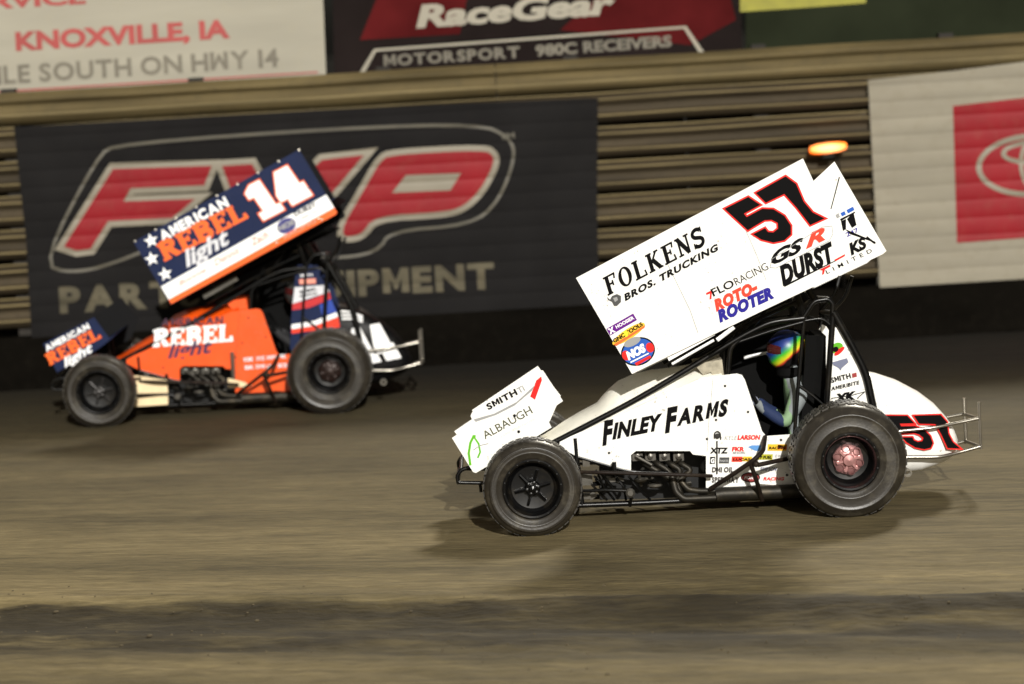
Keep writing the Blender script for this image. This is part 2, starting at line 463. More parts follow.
# low black crash wall
g = Geo()
prof = [(-.10, 0), (.20, 0), (.20, .53), (.17, .56), (.0, .56), (-.03, .53)]
for i in range(12):
    x0 = -24 + i * 4; x1 = x0 + 4
    g.prism([Vector((x0, Y_WALL + a, z)) for a, z in prof], (x1 - x0, 0, 0))
wallm = mat('black painted concrete', (14, 12, 9), .9, spec=.02, var=.35, scale=1.2, dirt=.12, dcol=(.03, .025, .018), stretch=(.5, 1, 3), bump=.3, bscale=25)
cw = thing('crash_wall', 'low black painted concrete wall along the far edge of the dirt', 'wall', (0, Y_WALL, 0))
for v in g.v: v.y -= Y_WALL
make('wall_block', g, wallm, cw, smooth=False)

# stacked guardrails on posts
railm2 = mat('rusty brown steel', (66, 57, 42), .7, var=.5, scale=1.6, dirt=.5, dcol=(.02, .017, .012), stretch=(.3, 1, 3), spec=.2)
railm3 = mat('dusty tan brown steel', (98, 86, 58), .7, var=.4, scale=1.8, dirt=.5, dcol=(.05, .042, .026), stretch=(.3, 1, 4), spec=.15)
railm = mat('tan ridge highlight', (116, 103, 72), .6, metal=.0, spec=.25, var=.35, scale=2.2, dirt=.5, dcol=(.10, .085, .05), stretch=(.35, 1, 4))
fence = thing('guardrail_fence', 'tall fence of stacked tan corrugated guardrails with dark gaps behind the low black wall', 'fence', (0, Y_WALL + .1, 0))
wprof = [(0.02, .155), (-.0, .15), (-.02, .13), (-.075, .105), (-.085, .085), (-.075, .062), (-.01, .035), (.0, 0), (-.01, -.035), (-.075, -.062), (-.085, -.085), (-.075, -.105), (-.02, -.13), (0, -.15), (.02, -.155)]
rail_z = [2.985, 2.625, 2.26, 1.895, 1.53, 1.165, .80]
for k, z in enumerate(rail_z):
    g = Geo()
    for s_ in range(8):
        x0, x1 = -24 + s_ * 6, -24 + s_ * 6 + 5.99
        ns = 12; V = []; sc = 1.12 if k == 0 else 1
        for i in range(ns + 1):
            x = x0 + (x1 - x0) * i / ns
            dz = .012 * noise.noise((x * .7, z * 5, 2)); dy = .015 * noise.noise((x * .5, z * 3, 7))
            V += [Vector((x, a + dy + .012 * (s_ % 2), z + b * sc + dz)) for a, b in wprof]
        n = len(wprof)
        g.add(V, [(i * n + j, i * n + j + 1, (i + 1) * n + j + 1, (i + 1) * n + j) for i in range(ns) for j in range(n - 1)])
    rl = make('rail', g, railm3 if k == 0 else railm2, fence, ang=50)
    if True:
        eg_ = Geo()  # pale tubes stand in for light caught along the rail ridges
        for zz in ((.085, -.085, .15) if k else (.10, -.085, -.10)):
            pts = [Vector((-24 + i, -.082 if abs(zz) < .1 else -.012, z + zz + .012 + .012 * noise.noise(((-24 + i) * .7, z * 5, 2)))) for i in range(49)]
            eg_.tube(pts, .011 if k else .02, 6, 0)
        make('ridge_highlight', eg_, railm, rl)
pm = mat('dark creosote post', (34, 29, 23), .8, var=.3)
for i in range(25):
    make('post', Geo().box((-24 + 2 * i + .8, .16, 1.6), (.15, .18, 3.2)), pm, fence, smooth=False)
bk = Geo()  # dark sheets added behind the rails to stand in for shaded gaps
for i in range(24):
    bk.box((-23 + 2 * i, .34, 1.45 + .02 * (i % 3)), (1.97, .03, 2.9))
make('gap_shade_sheet', bk, mat('dark gap shade', (20, 17, 14), .85, spec=.1, var=.7, scale=2.5, dirt=.4, dcol=(.04, .034, .022), stretch=(1, 1, 2)), fence, smooth=False)

def cloth_mat(name, rgb, **k):           # banner vinyl pulled over the rails: creases every ridge
    m = mat(name, rgb, **k); nt = m.node_tree; b = nt.nodes['Principled BSDF']
    geo = nt.nodes.new('ShaderNodeNewGeometry'); mp = nt.nodes.new('ShaderNodeMapping')
    mp.inputs['Scale'].default_value = (.05, 0, 1); mp.inputs['Location'].default_value = (0, 0, .02)
    nt.links.new(geo.outputs['Position'], mp.inputs['Vector'])
    wv = nt.nodes.new('ShaderNodeTexWave'); wv.bands_direction = 'Z'; wv.wave_profile = 'SIN'
    wv.inputs['Scale'].default_value = 1.74; wv.inputs['Distortion'].default_value = 1.6; wv.inputs['Detail'].default_value = 2; wv.inputs['Detail Scale'].default_value = 1.2
    nt.links.new(mp.outputs[0], wv.inputs['Vector'])
    pw = nt.nodes.new('ShaderNodeMath'); pw.operation = 'POWER'; pw.inputs[1].default_value = .16
    nt.links.new(wv.outputs[1], pw.inputs[0])
    bp = nt.nodes.new('ShaderNodeBump'); bp.inputs['Strength'].default_value = .34; bp.inputs['Distance'].default_value = .05
    nt.links.new(pw.outputs[0], bp.inputs['Height']); nt.links.new(bp.outputs[0], b.inputs['Normal'])
    return m
bk_dark = cloth_mat('charcoal banner vinyl', (31, 30, 30), rough=.8, var=.2, scale=1.5, dirt=.12, dcol=(.03, .026, .02), spec=.03)
bk_cream = cloth_mat('dusty white banner vinyl', (140, 134, 119), rough=.7, var=.14, scale=1.5, dirt=.5, dcol=(.20, .17, .115), stretch=(.4, 1, 3), spec=.1)
bk_red = cloth_mat('red banner print', (132, 22, 30), rough=.6, spec=.2, var=.12, scale=2, dirt=.15)
bk_tan = cloth_mat('cream banner print', (126, 119, 103), rough=.6, var=.12, scale=2, dirt=.3)
bk_grey = cloth_mat('grey banner print', (84, 80, 68), rough=.6, var=.2, scale=2, dirt=.3)

DB = -.012                                # banners hang on the front ridges of the rails
def wproj(root):
    return lambda x, y, d: W(x, y, Y_WALL + d) - root.location
def panel(name, P, d, thick, m, root, proj):
    return make(name, Geo().prism([proj(x, y, d) for x, y in P], (0, thick, 0)), m, root, smooth=False)

# left charcoal banner with the big red letters
b1 = thing('banner', 'large charcoal banner with big red letters FVP hung on the guardrails behind the orange car', 'banner', W(315, 320, Y_WALL + DB))
pj = wproj(b1)
P1 = [(14, 127), (160, 119), (300, 111), (450, 104), (598, 98), (597, 210), (600, 312), (450, 321), (300, 329), (150, 338), (32, 345), (26, 240)]
panel('cloth', P1, DB, .012, bk_dark, b1, pj)
z1 = lambda P: [(40 + x / 3.2586, 110 + y / 3.2586) for x, y in P]
z2 = lambda P: [(300 + x / 3.258, 110 + y / 3.258) for x, y in P]
def chaikin(P, n=2):
    for _ in range(n):
        P = [q for a, b in zip(P, P[1:] + P[:1]) for q in ((a[0] * .75 + b[0] * .25, a[1] * .75 + b[1] * .25), (a[0] * .25 + b[0] * .75, a[1] * .25 + b[1] * .75))]
    return P
F_ = z1([(238, 192), (560, 182), (535, 245), (296, 255), (272, 298), (505, 290), (430, 352), (222, 362), (165, 452), (120, 458), (78, 445)])
V_ = [(222, 166), (252, 164), (274, 205), (322, 160), (364, 155), (292, 240), (250, 240)]
P_ = z2([(120, 412), (200, 410), (240, 345), (470, 332), (530, 315), (585, 265), (628, 185), (632, 150), (600, 130), (300, 146), (262, 165), (215, 250)])
H_ = z2([(345, 212), (525, 205), (490, 262), (300, 270)])
silh = [(46, 262), (100, 158), (118, 147), (345, 131), (480, 127), (508, 140), (512, 158), (496, 200), (470, 222), (388, 228), (376, 250), (330, 256), (300, 246), (250, 250), (180, 232), (110, 262), (70, 270)]
P_ = chaikin(P_, 2); silh = chaikin(silh, 2)
decal('outline', poly(silh, 4.6), pj, DB - .004, bk_grey, b1)
decal('outline', poly(silh, 1.6), pj, DB - .006, bk_dark, b1)
decal('letter_border', merge(poly(F_, 6), poly(V_, 6), poly(P_, 6)), pj, DB - .009, bk_tan, b1)
decal('letters', merge(poly(F_), poly(V_), poly([P_, H_])), pj, DB - .013, bk_red, b1)
decal('lettering', words('PARTS & EQUIPMENT', (60, 312), (495, 287), 25, bold=.05, space=1.05), pj, DB - .006, cloth_mat('dull banner print', (88, 83, 69), rough=.7, var=.35, scale=3, dirt=.5, spec=.05, stretch=(.4, 1, 2)), b1)
decal('lettering', words('TM', (500, 140), (515, 138), 6), pj, DB - .006, bk_grey, b1)

# right cream banner with red square
b2 = thing('banner', 'dusty white banner with a red square and oval ring emblem, right end of fence', 'banner', W(960, 285, Y_WALL + DB))
pj = wproj(b2)
panel('cloth', [(868, 80), (944, 72), (1023, 62), (1140, 50), (1150, 276), (1023, 284), (945, 288), (880, 289), (874, 190)], DB, .012, bk_cream, b2, pj)
panel_red = [(953, 106), (1023, 98), (1106, 90), (1113, 232), (1023, 238), (957, 243)]
decal('red_square', poly(panel_red), pj, DB - .005, bk_red, b2)
emb = []
def ring(cx, cy, rx, ry, w, rot=-3.4):
    o, i = oval(cx, cy, rx, ry, rot, 40), oval(cx, cy, rx - w, ry - w, rot, 40)
    return o + i, [(k, (k + 1) % 40, 40 + (k + 1) % 40, 40 + k) for k in range(40)]
decal('emblem', merge(ring(1033, 165, 57, 32, 5.5), ring(1033, 152, 32, 12.5, 5), ring(1033, 165, 14, 26, 4.5)), pj, DB - .009, bk_tan, b2)

# billboards standing behind the fence
Y_BB = .55
def billboard(label, P, m):
    cx = sum(p[0] for p in P) / len(P); cy = max(p[1] for p in P)
    o = thing('billboard', label, 'billboard', W(cx, cy, Y_WALL + Y_BB)); pj = wproj(o)
    panel('board', P, Y_BB, .04, m, o, pj)
    xs = [p[0] for p in P]
    for k in range(4):
        x = min(xs) + (max(xs) - min(xs)) * (k + .5) / 4
        t = pj(x, cy - 20, Y_BB + .1)
        make('post', Geo().box((t.x, t.y, (t.z - o.location.z) / 2), (.1, .1, t.z + o.location.z)), pm, o, smooth=False)
    return o, pj
cream_bb = mat('dusty white billboard', (152, 147, 132), .7, var=.1, scale=1.5, dirt=.3, dcol=(.33, .29, .2), stretch=(.4, 1, 3))
dk_bb = mat('near black billboard', (32, 26, 25), .8, var=.3, scale=1, spec=.03)
gr_bb = mat('dark green billboard', (36, 40, 28), .8, var=.35, scale=1, spec=.03)
bbred = mat('red billboard print', (156, 58, 54), .6, var=.15, scale=3)
bbgrey = mat('grey billboard print', (104, 98, 84), .6, var=.2, scale=3)
bbpale = mat('pale billboard print', (150, 144, 128), .6, var=.1, scale=3)
bbmar = mat('maroon billboard print', (78, 22, 23), .8, var=.6, scale=.9, spec=.03)
bbyel = mat('yellow billboard print', (136, 132, 30), .6, var=.15)
o, pj = billboard('dusty white billboard with red and grey lettering about a highway, at the left', [(-60, -104), (318, -126), (326, 76), (0, 97), (-60, 101)], cream_bb)
decal('lettering', words('KNOXVILLE, IA', (16, 50), (230, 37), 18, bold=.045), pj, Y_BB - .006, bbred, o)
decal('lettering', words('MILE SOUTH ON HWY 14', (-22, 85), (279, 66), 18, bold=.03), pj, Y_BB - .006, bbgrey, o)
decal('lettering', words('SALES & SERVICE', (-180, 18), (86, 3), 14, bold=.04), pj, Y_BB - .006, bbred, o)
decal('border', poly([(-58, 96), (0, 92.5), (318, 73), (318, 71.4), (0, 90.8), (-58, 94.3)]), pj, Y_BB - .006, bbred, o)
o, pj = billboard('black and maroon billboard with pale italic lettering over a pale line, in the middle', [(331, -125), (738, -150), (742, 52), (600, 62), (334, 78)], dk_bb)
decal('patch', poly([(360, 40), (400, -60), (480, -70), (460, 34)]), pj, Y_BB - .004, bbmar, o)
decal('patch', poly([(560, 30), (640, -40), (716, -60), (736, 20), (690, 45)]), pj, Y_BB - .004, bbmar, o)
decal('line', poly([(374, 49), (686, 26), (704, 52), (699, 52.5), (684, 28.5), (376, 51.5), (362, 77), (357, 77)]), pj, Y_BB - .006, bbpale, o)
decal('lettering', words('RaceGear', (416, 27), (616, 13), 22, bold=.045, shear=.2), pj, Y_BB - .007, bbpale, o)
decal('lettering', words('MOTORSPORT', (384, 66), (520, 57), 11, bold=.04), pj, Y_BB - .007, bbgrey, o)
decal('lettering', words('980C RECEIVERS', (536, 56), (672, 46), 11, bold=.04), pj, Y_BB - .007, bbgrey, o)
o, pj = billboard('dark green billboard with a yellow band, at the right above the red square banner', [(744, -150), (1160, -172), (1164, 24), (900, 41), (746, 51)], gr_bb)
decal('band', poly([(740, 12), (800, 8), (866, 3), (866, -25), (740, -20)]), pj, Y_BB - .006, bbyel, o)

# amber lamp on the rails
wl = thing('warning_lamp', 'lit amber warning lamp fixed to the guardrails beside the white banner', 'lamp', W(828, 149, Y_WALL - .06))
pl = wproj(wl)
cpt = pl(828, 148, -.16)
g = Geo(); 
V = []; n = 16
for i, (s_, off) in enumerate(((0.02, -.2), (.6, -.19), (.9, -.12), (1, 0), (.9, .12), (.6, .19), (.02, .2))):
    for k in range(n):
        a = 2 * math.pi * k / n
        V.append(cpt + Vector((off, math.cos(a) * .06 * s_, math.sin(a) * .058 * s_ - off * -.06)))
g.add(V, [(i * n + k, i * n + (k + 1) % n, (i + 1) * n + (k + 1) % n, (i + 1) * n + k) for i in range(6) for k in range(n)])
am = bpy.data.materials.new('amber lamp lens'); am.use_nodes = True
e = am.node_tree.nodes['Principled BSDF']; e.inputs['Base Color'].default_value = (.9, .3, .03, 1)
tcl = am.node_tree.nodes.new('ShaderNodeTexCoord'); mpl = am.node_tree.nodes.new('ShaderNodeMapping'); mpl.vector_type = 'TEXTURE'
mpl.inputs['Location'].default_value = cpt; mpl.inputs['Scale'].default_value = (.21, .5, .062)
lw = am.node_tree.nodes.new('ShaderNodeTexGradient'); lw.gradient_type = 'SPHERICAL'
am.node_tree.links.new(tcl.outputs['Object'], mpl.inputs[0]); am.node_tree.links.new(mpl.outputs[0], lw.inputs[0])
cr = am.node_tree.nodes.new('ShaderNodeValToRGB'); cr.color_ramp.elements[0].color = (1, .13, .005, 1); cr.color_ramp.elements[1].color = (1, .58, .26, 1); cr.color_ramp.elements[1].position = .6
am.node_tree.links.new(lw.outputs[0], cr.inputs[0]); am.node_tree.links.new(cr.outputs[0], e.inputs['Emission Color'])
e.inputs['Emission Strength'].default_value = 1.7
make('lens', g, am, wl)
make('bracket', Geo().box(cpt + Vector((0, .07, -.085)), (.12, .14, .03)), blackp, wl, smooth=False)
make('conduit', Geo().tube([cpt + Vector((.1, .1, -.05)), cpt + Vector((.13, .11, -.3)), cpt + Vector((.12, .12, -1.5))], .012, 6), blackp, wl)
make('lamp_base', Geo().box(cpt + Vector((0, .12, 0)), (.34, .1, .07)), blackp, wl, smooth=False)

# ------------------------------------------------------------------ sprint cars
cA = G(531, 535); cB = G(97, 427)
YA = cA.y - .12; YB = cB.y - .1
class Car:
    pass
A_ = Car(); A_.Y0 = YA; A_.loc = Vector((W(690, 480, YA).x, YA + .95, 0))
B_ = Car(); B_.Y0 = YB; B_.loc = Vector((0, YB + .95, 0))
def pA(px, py, d): return W(px, py, YA + d) - A_.loc
# put car B so that its front wheel stands where the photo shows it
la = pA(531, 487, 0); wb = W(97, 391, YB)
B_.loc.x = wb.x - la.x
def pB(px, py, d): return W(px, py, YB + d) - B_.loc
ZOFF_A = 0.0
TR = -.085                                # the chassis leans away from the camera
def mir(p, d, lean=True):                 # the same point on the right-hand side of the car
    q = p.copy(); q.y = -p.y
    if lean: q.z += TR * (q.y - p.y)
    return q

def wheel(root, c, Rr, w, rim, front, dirtm, hubm, sgn=1, lip=steel):
    """sgn 1: outer face towards -y"""
    y = lambda t: sgn * t
    prof = [(rim - .012, .05), (rim, .022), (rim + .02, .010), (rim + .045, .001), (rim + .05, -.004), (rim + .056, -.004), (rim + .061, -.002), (rim + (Rr - rim) * .55, -.008), (rim + (Rr - rim) * .62, -.007), (rim + (Rr - rim) * .65, -.012), (rim + (Rr - rim) * .69, -.011), (rim + (Rr - rim) * .72, -.005), (Rr - .05, .004), (Rr - .022, .02), (Rr - .004, .05), (Rr, .09)]
    full = [(r, y(t)) for r, t in prof] + [(r, y(w - t)) for r, t in reversed(prof)]
    g = Geo().lathe(full, c, 64, closed=False)
    # tread blocks
    nb = 40
    rows = 3 if front else 5
    for k in range(nb):
        for j in range(rows):
            a0 = 2 * math.pi * (k + .12 + .5 * (j % 2)) / nb; a1 = a0 + 2 * math.pi * .74 / nb
            t0 = .07 + (w - .14) * (j + .1) / rows; t1 = .07 + (w - .14) * (j + .9) / rows
            V = []
            for r in (Rr - .012, Rr + .009):
                for a, t in ((a0, t0), (a1, t0), (a1, t1), (a0, t1)):
                    V.append(c + Vector((r * math.cos(a), y(t), r * math.sin(a))))
            g.add(V, [(0, 1, 2, 3), (4, 5, 6, 7), (0, 1, 5, 4), (1, 2, 6, 5), (2, 3, 7, 6), (3, 0, 4, 7)])
    dish = .10 if front else .17
    rp = [(rim - .016, .055), (rim + .006, .012), (rim - .004, .006), (rim - .016, .012), (rim - .024, .03), (rim - .03, dish * .5), (rim - .036, dish * .8), (rim * .72, dish), (.06, dish + .012), (.0005, dish + .012)]
    rp += [(.0005, dish + .03), (rim - .03, dish + .03), (rim - .02, w - .04), (rim, w - .02)]
    rg = Geo().lathe([(r, y(t)) for r, t in rp], c, 48)
    for k in range(16):                                                    # bead-lock bolts on the lip
        a = 2 * math.pi * (k + .3) / 16; rr_ = rim - .006
        rg.lathe([(.0005, y(.0)), (.006, y(.001)), (.006, y(.02))], c + Vector((rr_ * math.cos(a), 0, rr_ * math.sin(a))), 6)
    wh = make('wheel', rg, rimblack, root, ang=30)
    make('tyre', g, dirtm, wh, ang=50)
    # hub: a ring of lugs and centre nut
    hg = Geo(); hr = .055 if front else .105
    hd = dish + .005
    hg.lathe([(hr, y(hd)), (hr, y(hd - .03)), (hr * .8, y(hd - .045)), (hr * .42, y(hd - .05)), (hr * .36, y(hd - .085)), (.0005, y(hd - .09))], c, 24)
    for k in range(6):
        a = 2 * math.pi * (k + .2) / 6
        if not front:
            a2 = a + math.pi / 6
            hg.lathe([(.022, y(hd - .055)), (.030, y(hd - .048)), (.030, y(hd - .02))], c + Vector((hr * .78 * math.cos(a2), 0, hr * .78 * math.sin(a2))), 12)
            hg.box(c + Vector((hr * .55 * math.cos(a), y(hd - .058), hr * .55 * math.sin(a))), (hr * .55, .02, .016), Matrix.Rotation(-a, 3, 'Y'))
        hg.lathe([(.0005, y(hd - .065)), (.014, y(hd - .062)), (.016, y(hd - .02))], c + Vector((hr * .72 * math.cos(a), 0, hr * .72 * math.sin(a))), 10)
        if front:
            q = c + Vector((rim * .62 * math.cos(a), y(dish - .01), rim * .62 * math.sin(a)))
            hg.tube([c + Vector((hr * .8 * math.cos(a), y(dish - .02), hr * .8 * math.sin(a))), q], .011, 6)
    make('hub', hg, hubm, wh, ang=35)
    return wh

def strut_pts(pts, dd): return [pA(x, y, d if d is not None else dd) for x, y, d in pts]
def foil(P0, P1, thick, y0, y1, z1=0, n=14, camber=.05):
    """wing section between two chord points, swept from y0 to y1 (drop z1)"""
    P0 = Vector(P0); P1 = Vector(P1); c = P1 - P0; nn = Vector((-c.z, 0, c.x)).normalized()
    if nn.z < 0: nn = -nn
    top = []; bot = []
    for i in range(n + 1):
        t = i / n; th = thick * (2.6 * math.sqrt(t) * (1 - t) ** .9) * .6
        cm = -camber * c.length * 4 * t * (1 - t)
        top.append(P0 + c * t + nn * (cm + th)); bot.append(P0 + c * t + nn * (cm - th * .4))
    ringp = top + bot[-2:0:-1]; m = len(ringp)
    V = [Vector((p.x, y0, p.z)) for p in ringp] + [Vector((p.x, y1, p.z + z1)) for p in ringp]
    F = [(i, (i + 1) % m, m + (i + 1) % m, m + i) for i in range(m)] + [tuple(range(m)), tuple(range(2 * m - 1, m - 1, -1))]
    return Geo().add(V, F)

def build_car(car, name, label, bodym, hoodm, tailm, sailm, wingm, wingside, fwside, rightwing, hubm, is_white):
    root = thing(name, label, 'race car', car.loc, 'sprint race cars on the dirt')
    tx = (lambda x: x) if is_white else (lambda x: 826 + (x - 838) * .93)
    D = dict(wing=.19, fw=.50, body=.57, cage=.60)
    # ---------- wheels
    lf = pA(532.5, 485.6, 0); Rf = .338
    lf.z = Rf; wheel(root, lf, Rf, .26, .205, True, rubber, mat('dull hub', (48, 46, 45), .35, metal=.4) if not is_white else mat('black hub', (9, 9, 10), .2, metal=.2), 1)
    rf = Vector((lf.x + .03, .95 - .02, Rf)); wheel(root, rf, Rf, .26, .2, True, rubber, grey, -1)
    lr = pA(850.5 if is_white else 847, 459, .0); Rl = .396
    lr.z = Rl; wheel(root, lr, Rl, .38, .2, False, rubber, hubm, 1)
    rr = Vector((lr.x + .02, .98, .44)); wheel(root, rr, .44, .44, .2, False, rubber, grey, -1)
    # ---------- axles
    g = Geo().tube([(lf.x, lf.y + .1, lf.z), (lf.x, rf.y - .1, rf.z)], .03)
    make('front_axle', g, blackp, root)
    make('rear_axle', Geo().tube([(lr.x, lr.y + .15, lr.z), (lr.x, rr.y - .15, rr.z)], .05), grey, root)
    # ---------- side panels
    out = [(559, 447), (560, 441), (600, 423.5), (640, 405.5), (702, 377.5), (737, 373.5), (742, 375), (745, 380), (762, 431), (766, 436), (795, 434), (812, 434), (812, 486), (780, 485.5), (760, 484), (740, 488), (706, 490), (706, 456), (693, 454.5), (690, 451), (636, 451), (631, 455), (631, 471), (578, 457)]
    g = Geo().prism([pA(x, y, D['body']) for x, y in out], (0, .006, 0))
    left = make('side_panel', g, bodym, root, smooth=False)
    g = Geo().prism([mir(pA(x, y, D['body']), 0) for x, y in out], (0, -.006, 0))
    make('side_panel', g, bodym, root, smooth=False)
    # panel seam and quarter-turn fasteners
    sg = Geo().tube([pA(x, y, D['body'] - .001) for x, y in ((713, 379), (709, 420), (707, 452))], .0012, 6, 0)
    for x, y in ((725, 386), (707, 439), (716, 420), (748, 412), (609, 453), (781, 440), (787, 475)):
        c = pA(x, y, D['body']); sg.lathe([(.0005, -.006), (.008, -.005), (.010, 0)], c, 10)
    make('fasteners', sg, mat('dark fastener', (50, 48, 45), .6, spec=.2), left)
    # ---------- hood
    st = [(541, 438, 441), (552, 429.5, 444), (566, 420, 439), (582, 410.5, 432), (600, 401, 423.5), (604, 396, 421), (612, 387.5, 418), (622, 379, 413.5), (638, 372, 406), (655, 368, 398.5), (672, 366, 391), (698, 362, 379), (722, 360.5, 375)]
    V = []; nn = 12
    for x, t, e in st:
        le = pA(x, e, D['body'] + .004); tp = pA(x, t, .78).z
        for k in range(nn + 1):
            u = -1 + 2 * k / nn
            yy = -(.374) * -u if False else u * .374
            prof = (1 - abs(u) ** 2.6)
            V.append(Vector((le.x, yy, le.z + TR * (yy + .374) + (max(tp - le.z, .004)) * prof)))
    F = [(i * (nn + 1) + k, i * (nn + 1) + k + 1, (i + 1) * (nn + 1) + k + 1, (i + 1) * (nn + 1) + k) for i in range(len(st) - 1) for k in range(nn)]
    F.append(tuple(range(nn + 1)))
    make('hood', Geo().add(V, F), hoodm, root, ang=40)
    # cowl cloth / vent at the rear of the hood
    g = Geo().prism([pA(x, y, .60) for x, y in ((694, 364), (722, 359.5), (724, 376), (713, 377), (711, 372), (703, 375))], (0, .30, 0))
    make('cowl', g, mat('dusty grey cowl', (168, 160, 140), .6, var=.4, scale=16) if is_white else bodym, root, smooth=False)
    # ---------- tail tank
    st = [(838, 380, 474, .31), (850, 374, 475, .325), (862, 371, 475.5, .33), (880, 374, 476, .33), (900, 380.5, 475.5, .33), (920, 391, 473, .33), (936, 403, 467.5, .325), (948, 416, 462, .31), (956, 428, 457, .27), (961, 438, 452, .18), (962.5, 445, 447.5, .08)]
    V = []; nn = 28
    for x, t, b, hw in st:
        x = tx(x); p = pA(x, t, .62); q = pA(x, b, .62); cz = (p.z + q.z) / 2; hz = (p.z - q.z) / 2
        for k in range(nn):
            a = 2 * math.pi * k / nn; ca, sa = math.cos(a), math.sin(a); ex = .36
            yy = hw * math.copysign(abs(ca) ** ex, ca); zz = hz * math.copysign(abs(sa) ** .62, sa)
            V.append(Vector((p.x, yy, cz + zz + TR * (yy + .33))))
    m = len(st)
    F = [(i * nn + k, i * nn + (k + 1) % nn, (i + 1) * nn + (k + 1) % nn, (i + 1) * nn + k) for i in range(m - 1) for k in range(nn)]
    F += [tuple(range(nn)), tuple((m - 1) * nn + k for k in range(nn))]
    tail = make('tail_tank', Geo().add(V, F), tailm, root, ang=60)
    # ---------- sail panels beside the seat
    so_ = [(829.5, 331), (833, 326), (837, 328), (866, 372), (883, 409), (886, 418), (827, 418)]
    sP = [pA(x, y, .60) for x, y in so_] if is_white else [pB(x, y, .60) for x, y in ((296, 268), (298, 265), (312, 264.5), (330, 290), (340, 325), (345, 350), (290, 350), (291, 320))]
    sail = make('sail_panel', Geo().prism(sP, (0, .006, 0)), sailm, root, smooth=False)
    make('sail_panel', Geo().prism([mir(p, 0) for p in sP], (0, -.006, 0)), sailm, root, smooth=False)
    # ---------- frame and cage
    fr = Geo()
    def both(pts, r, d=.585, right=True):
        P = [pA(x, y, d) for x, y in pts]; fr.tube(P, r)
        if right: fr.tube([mir(p, 0) for p in P], r)
    both([(549, 445), (640, 398), (742, 336), (770, 322), (804, 318)], .021)          # long top rail
    both([(575, 438), (577, 462), (582, 505)], .02)
    both([(578, 457), (630, 472), (668, 473)], .018)
    both([(560, 506), (640, 503), (712, 499), (800, 497)], .02)                       # bottom rail
    both([(804, 320), (799, 375), (794, 440), (792, 496)], .014)                      # front post
    both([(833, 314), (829, 370), (825, 430), (824, 490)], .022)                      # rear post
    both([(733, 344), (770, 331), (803, 322)], .013)
    both([(798, 385), (812, 395), (826, 407)], .012)
    both([(803, 318), (814, 301), (828, 299), (833, 304), (832, 315)], .018)          # head hoop
    both([(803, 321), (822, 318), (834, 328)], .012)
    both([(833, 312), (850, 342), (866, 373), (880, 440)], .028)                      # rear stay
    both([(728, 374), (730, 348), (742, 337)], .018)
    for x, y in ((804, 318), (833, 313), (742, 336), (575, 440), (582, 505), (824, 490), (828, 299)):
        p = pA(x, y, .585); fr.tube([p, mir(p, 0)], .018)
    make('frame', fr, blackp, root)
    # ---------- cockpit
    g = Geo()
    g.prism([mir(pA(x, y, .60), 0) for x, y in ((732, 345), (800, 330), (828, 335), (828, 480), (732, 480))], (0, -.02, 0))
    g.prism([pA(x, y, .66) for x, y in ((728, 380), (742, 378), (764, 440), (824, 440), (824, 484), (708, 484), (712, 400))], (0, .01, 0))
    g.prism([pA(x, y, .66) for x, y in ((706, 385), (712, 385), (712, 486), (706, 486))], (0, .56, 0))
    make('cockpit_liner', g, interior, root, smooth=False)
    g = Geo()
    g.prism([pA(x, y, .72) for x, y in ((806, 336), (826, 336), (826, 470), (764, 474), (762, 456), (800, 448))], (0, .06, 0))
    g.prism([pA(x, y, .72) for x, y in ((816, 336), (826, 336), (826, 470), (812, 470))], (0, .44, 0))
    g.prism([pA(x, y, .72) for x, y in ((764, 474), (764, 462), (816, 454), (818, 470))], (0, .44, 0))
    make('seat', g, mat('black seat leather', (10, 10, 10), .8, var=.2, spec=.1), root, smooth=False)
    sw = Geo()                                                                         # steering wheel
    c = pA(754, 398, .93); ax = Vector((.9, 0, .45)).normalized(); e1 = Vector((0, 1, 0)); e2 = ax.cross(e1)
    P = [c + (e1 * math.cos(a) + e2 * math.sin(a)) * .16 for a in [2 * math.pi * i / 24 for i in range(25)]]
    sw.tube(P, .014, 8, 0)
    for a in (0, 2.1, 4.2): sw.tube([c, c + (e1 * math.cos(a) + e2 * math.sin(a)) * .16], .01, 6)
    sw.tube([c, c - ax * .3], .016)
    make('steering_wheel', sw, interior, root)
    # ---------- engine seen through the opening
    eg = Geo()
    eg.prism([pA(x, y, .86) for x, y in ((628, 447), (708, 447), (708, 497), (600, 500), (600, 470))], (0, .2, 0))
    make('engine_block', eg, mat('black engine casting', (24, 24, 24), .45, metal=.4, var=.4, scale=18), root, smooth=False)
    for i, x in enumerate((637, 650, 664, 678)):
        vc = Geo(); a = pA(x, 456, .70)
        vc.box(a, (.075, .14, .05)); vc.lathe([(.0005, -.10), (.02, -.095), (.022, -.02)], a + Vector((.0, 0, .01)), 10)
        make('valve_cover', vc, grey, root, smooth=False)
    ex = Geo()
    for x in (640, 652, 665, 676):
        ex.tube([pA(x, 458, .74), pA(x + 4, 463, .62), pA(x + 16, 470, .60), pA(676, 482, .60), pA(681, 495, .58)], .021)
    ex.tube([pA(672, 476, .58), pA(676, 492, .56), pA(684, 499, .55), (pA(716, 497.5, .54)), pA(760, 495, .52)], .026)
    ex.tube([pA(681, 481, .575), pA(688, 489.5, .56), pA(700, 491, .55), pA(722, 490.5, .545)], .022)
    ex.tube([pA(716, 495, .54), pA(724, 494, .54), pA(796, 491, .50), pA(808, 490, .5)], .05, 14, 0)
    make('exhaust', ex, exhaust, root)
    for x, y, w_, h_ in ((586, 462, .05, .05), (587, 478, .075, .09), (587, 496, .05, .03), (611, 479, .06, .03)):
        make('steering_gear', Geo().box(pA(x, y, .62), (w_, .1, h_)), grey, root, smooth=False)
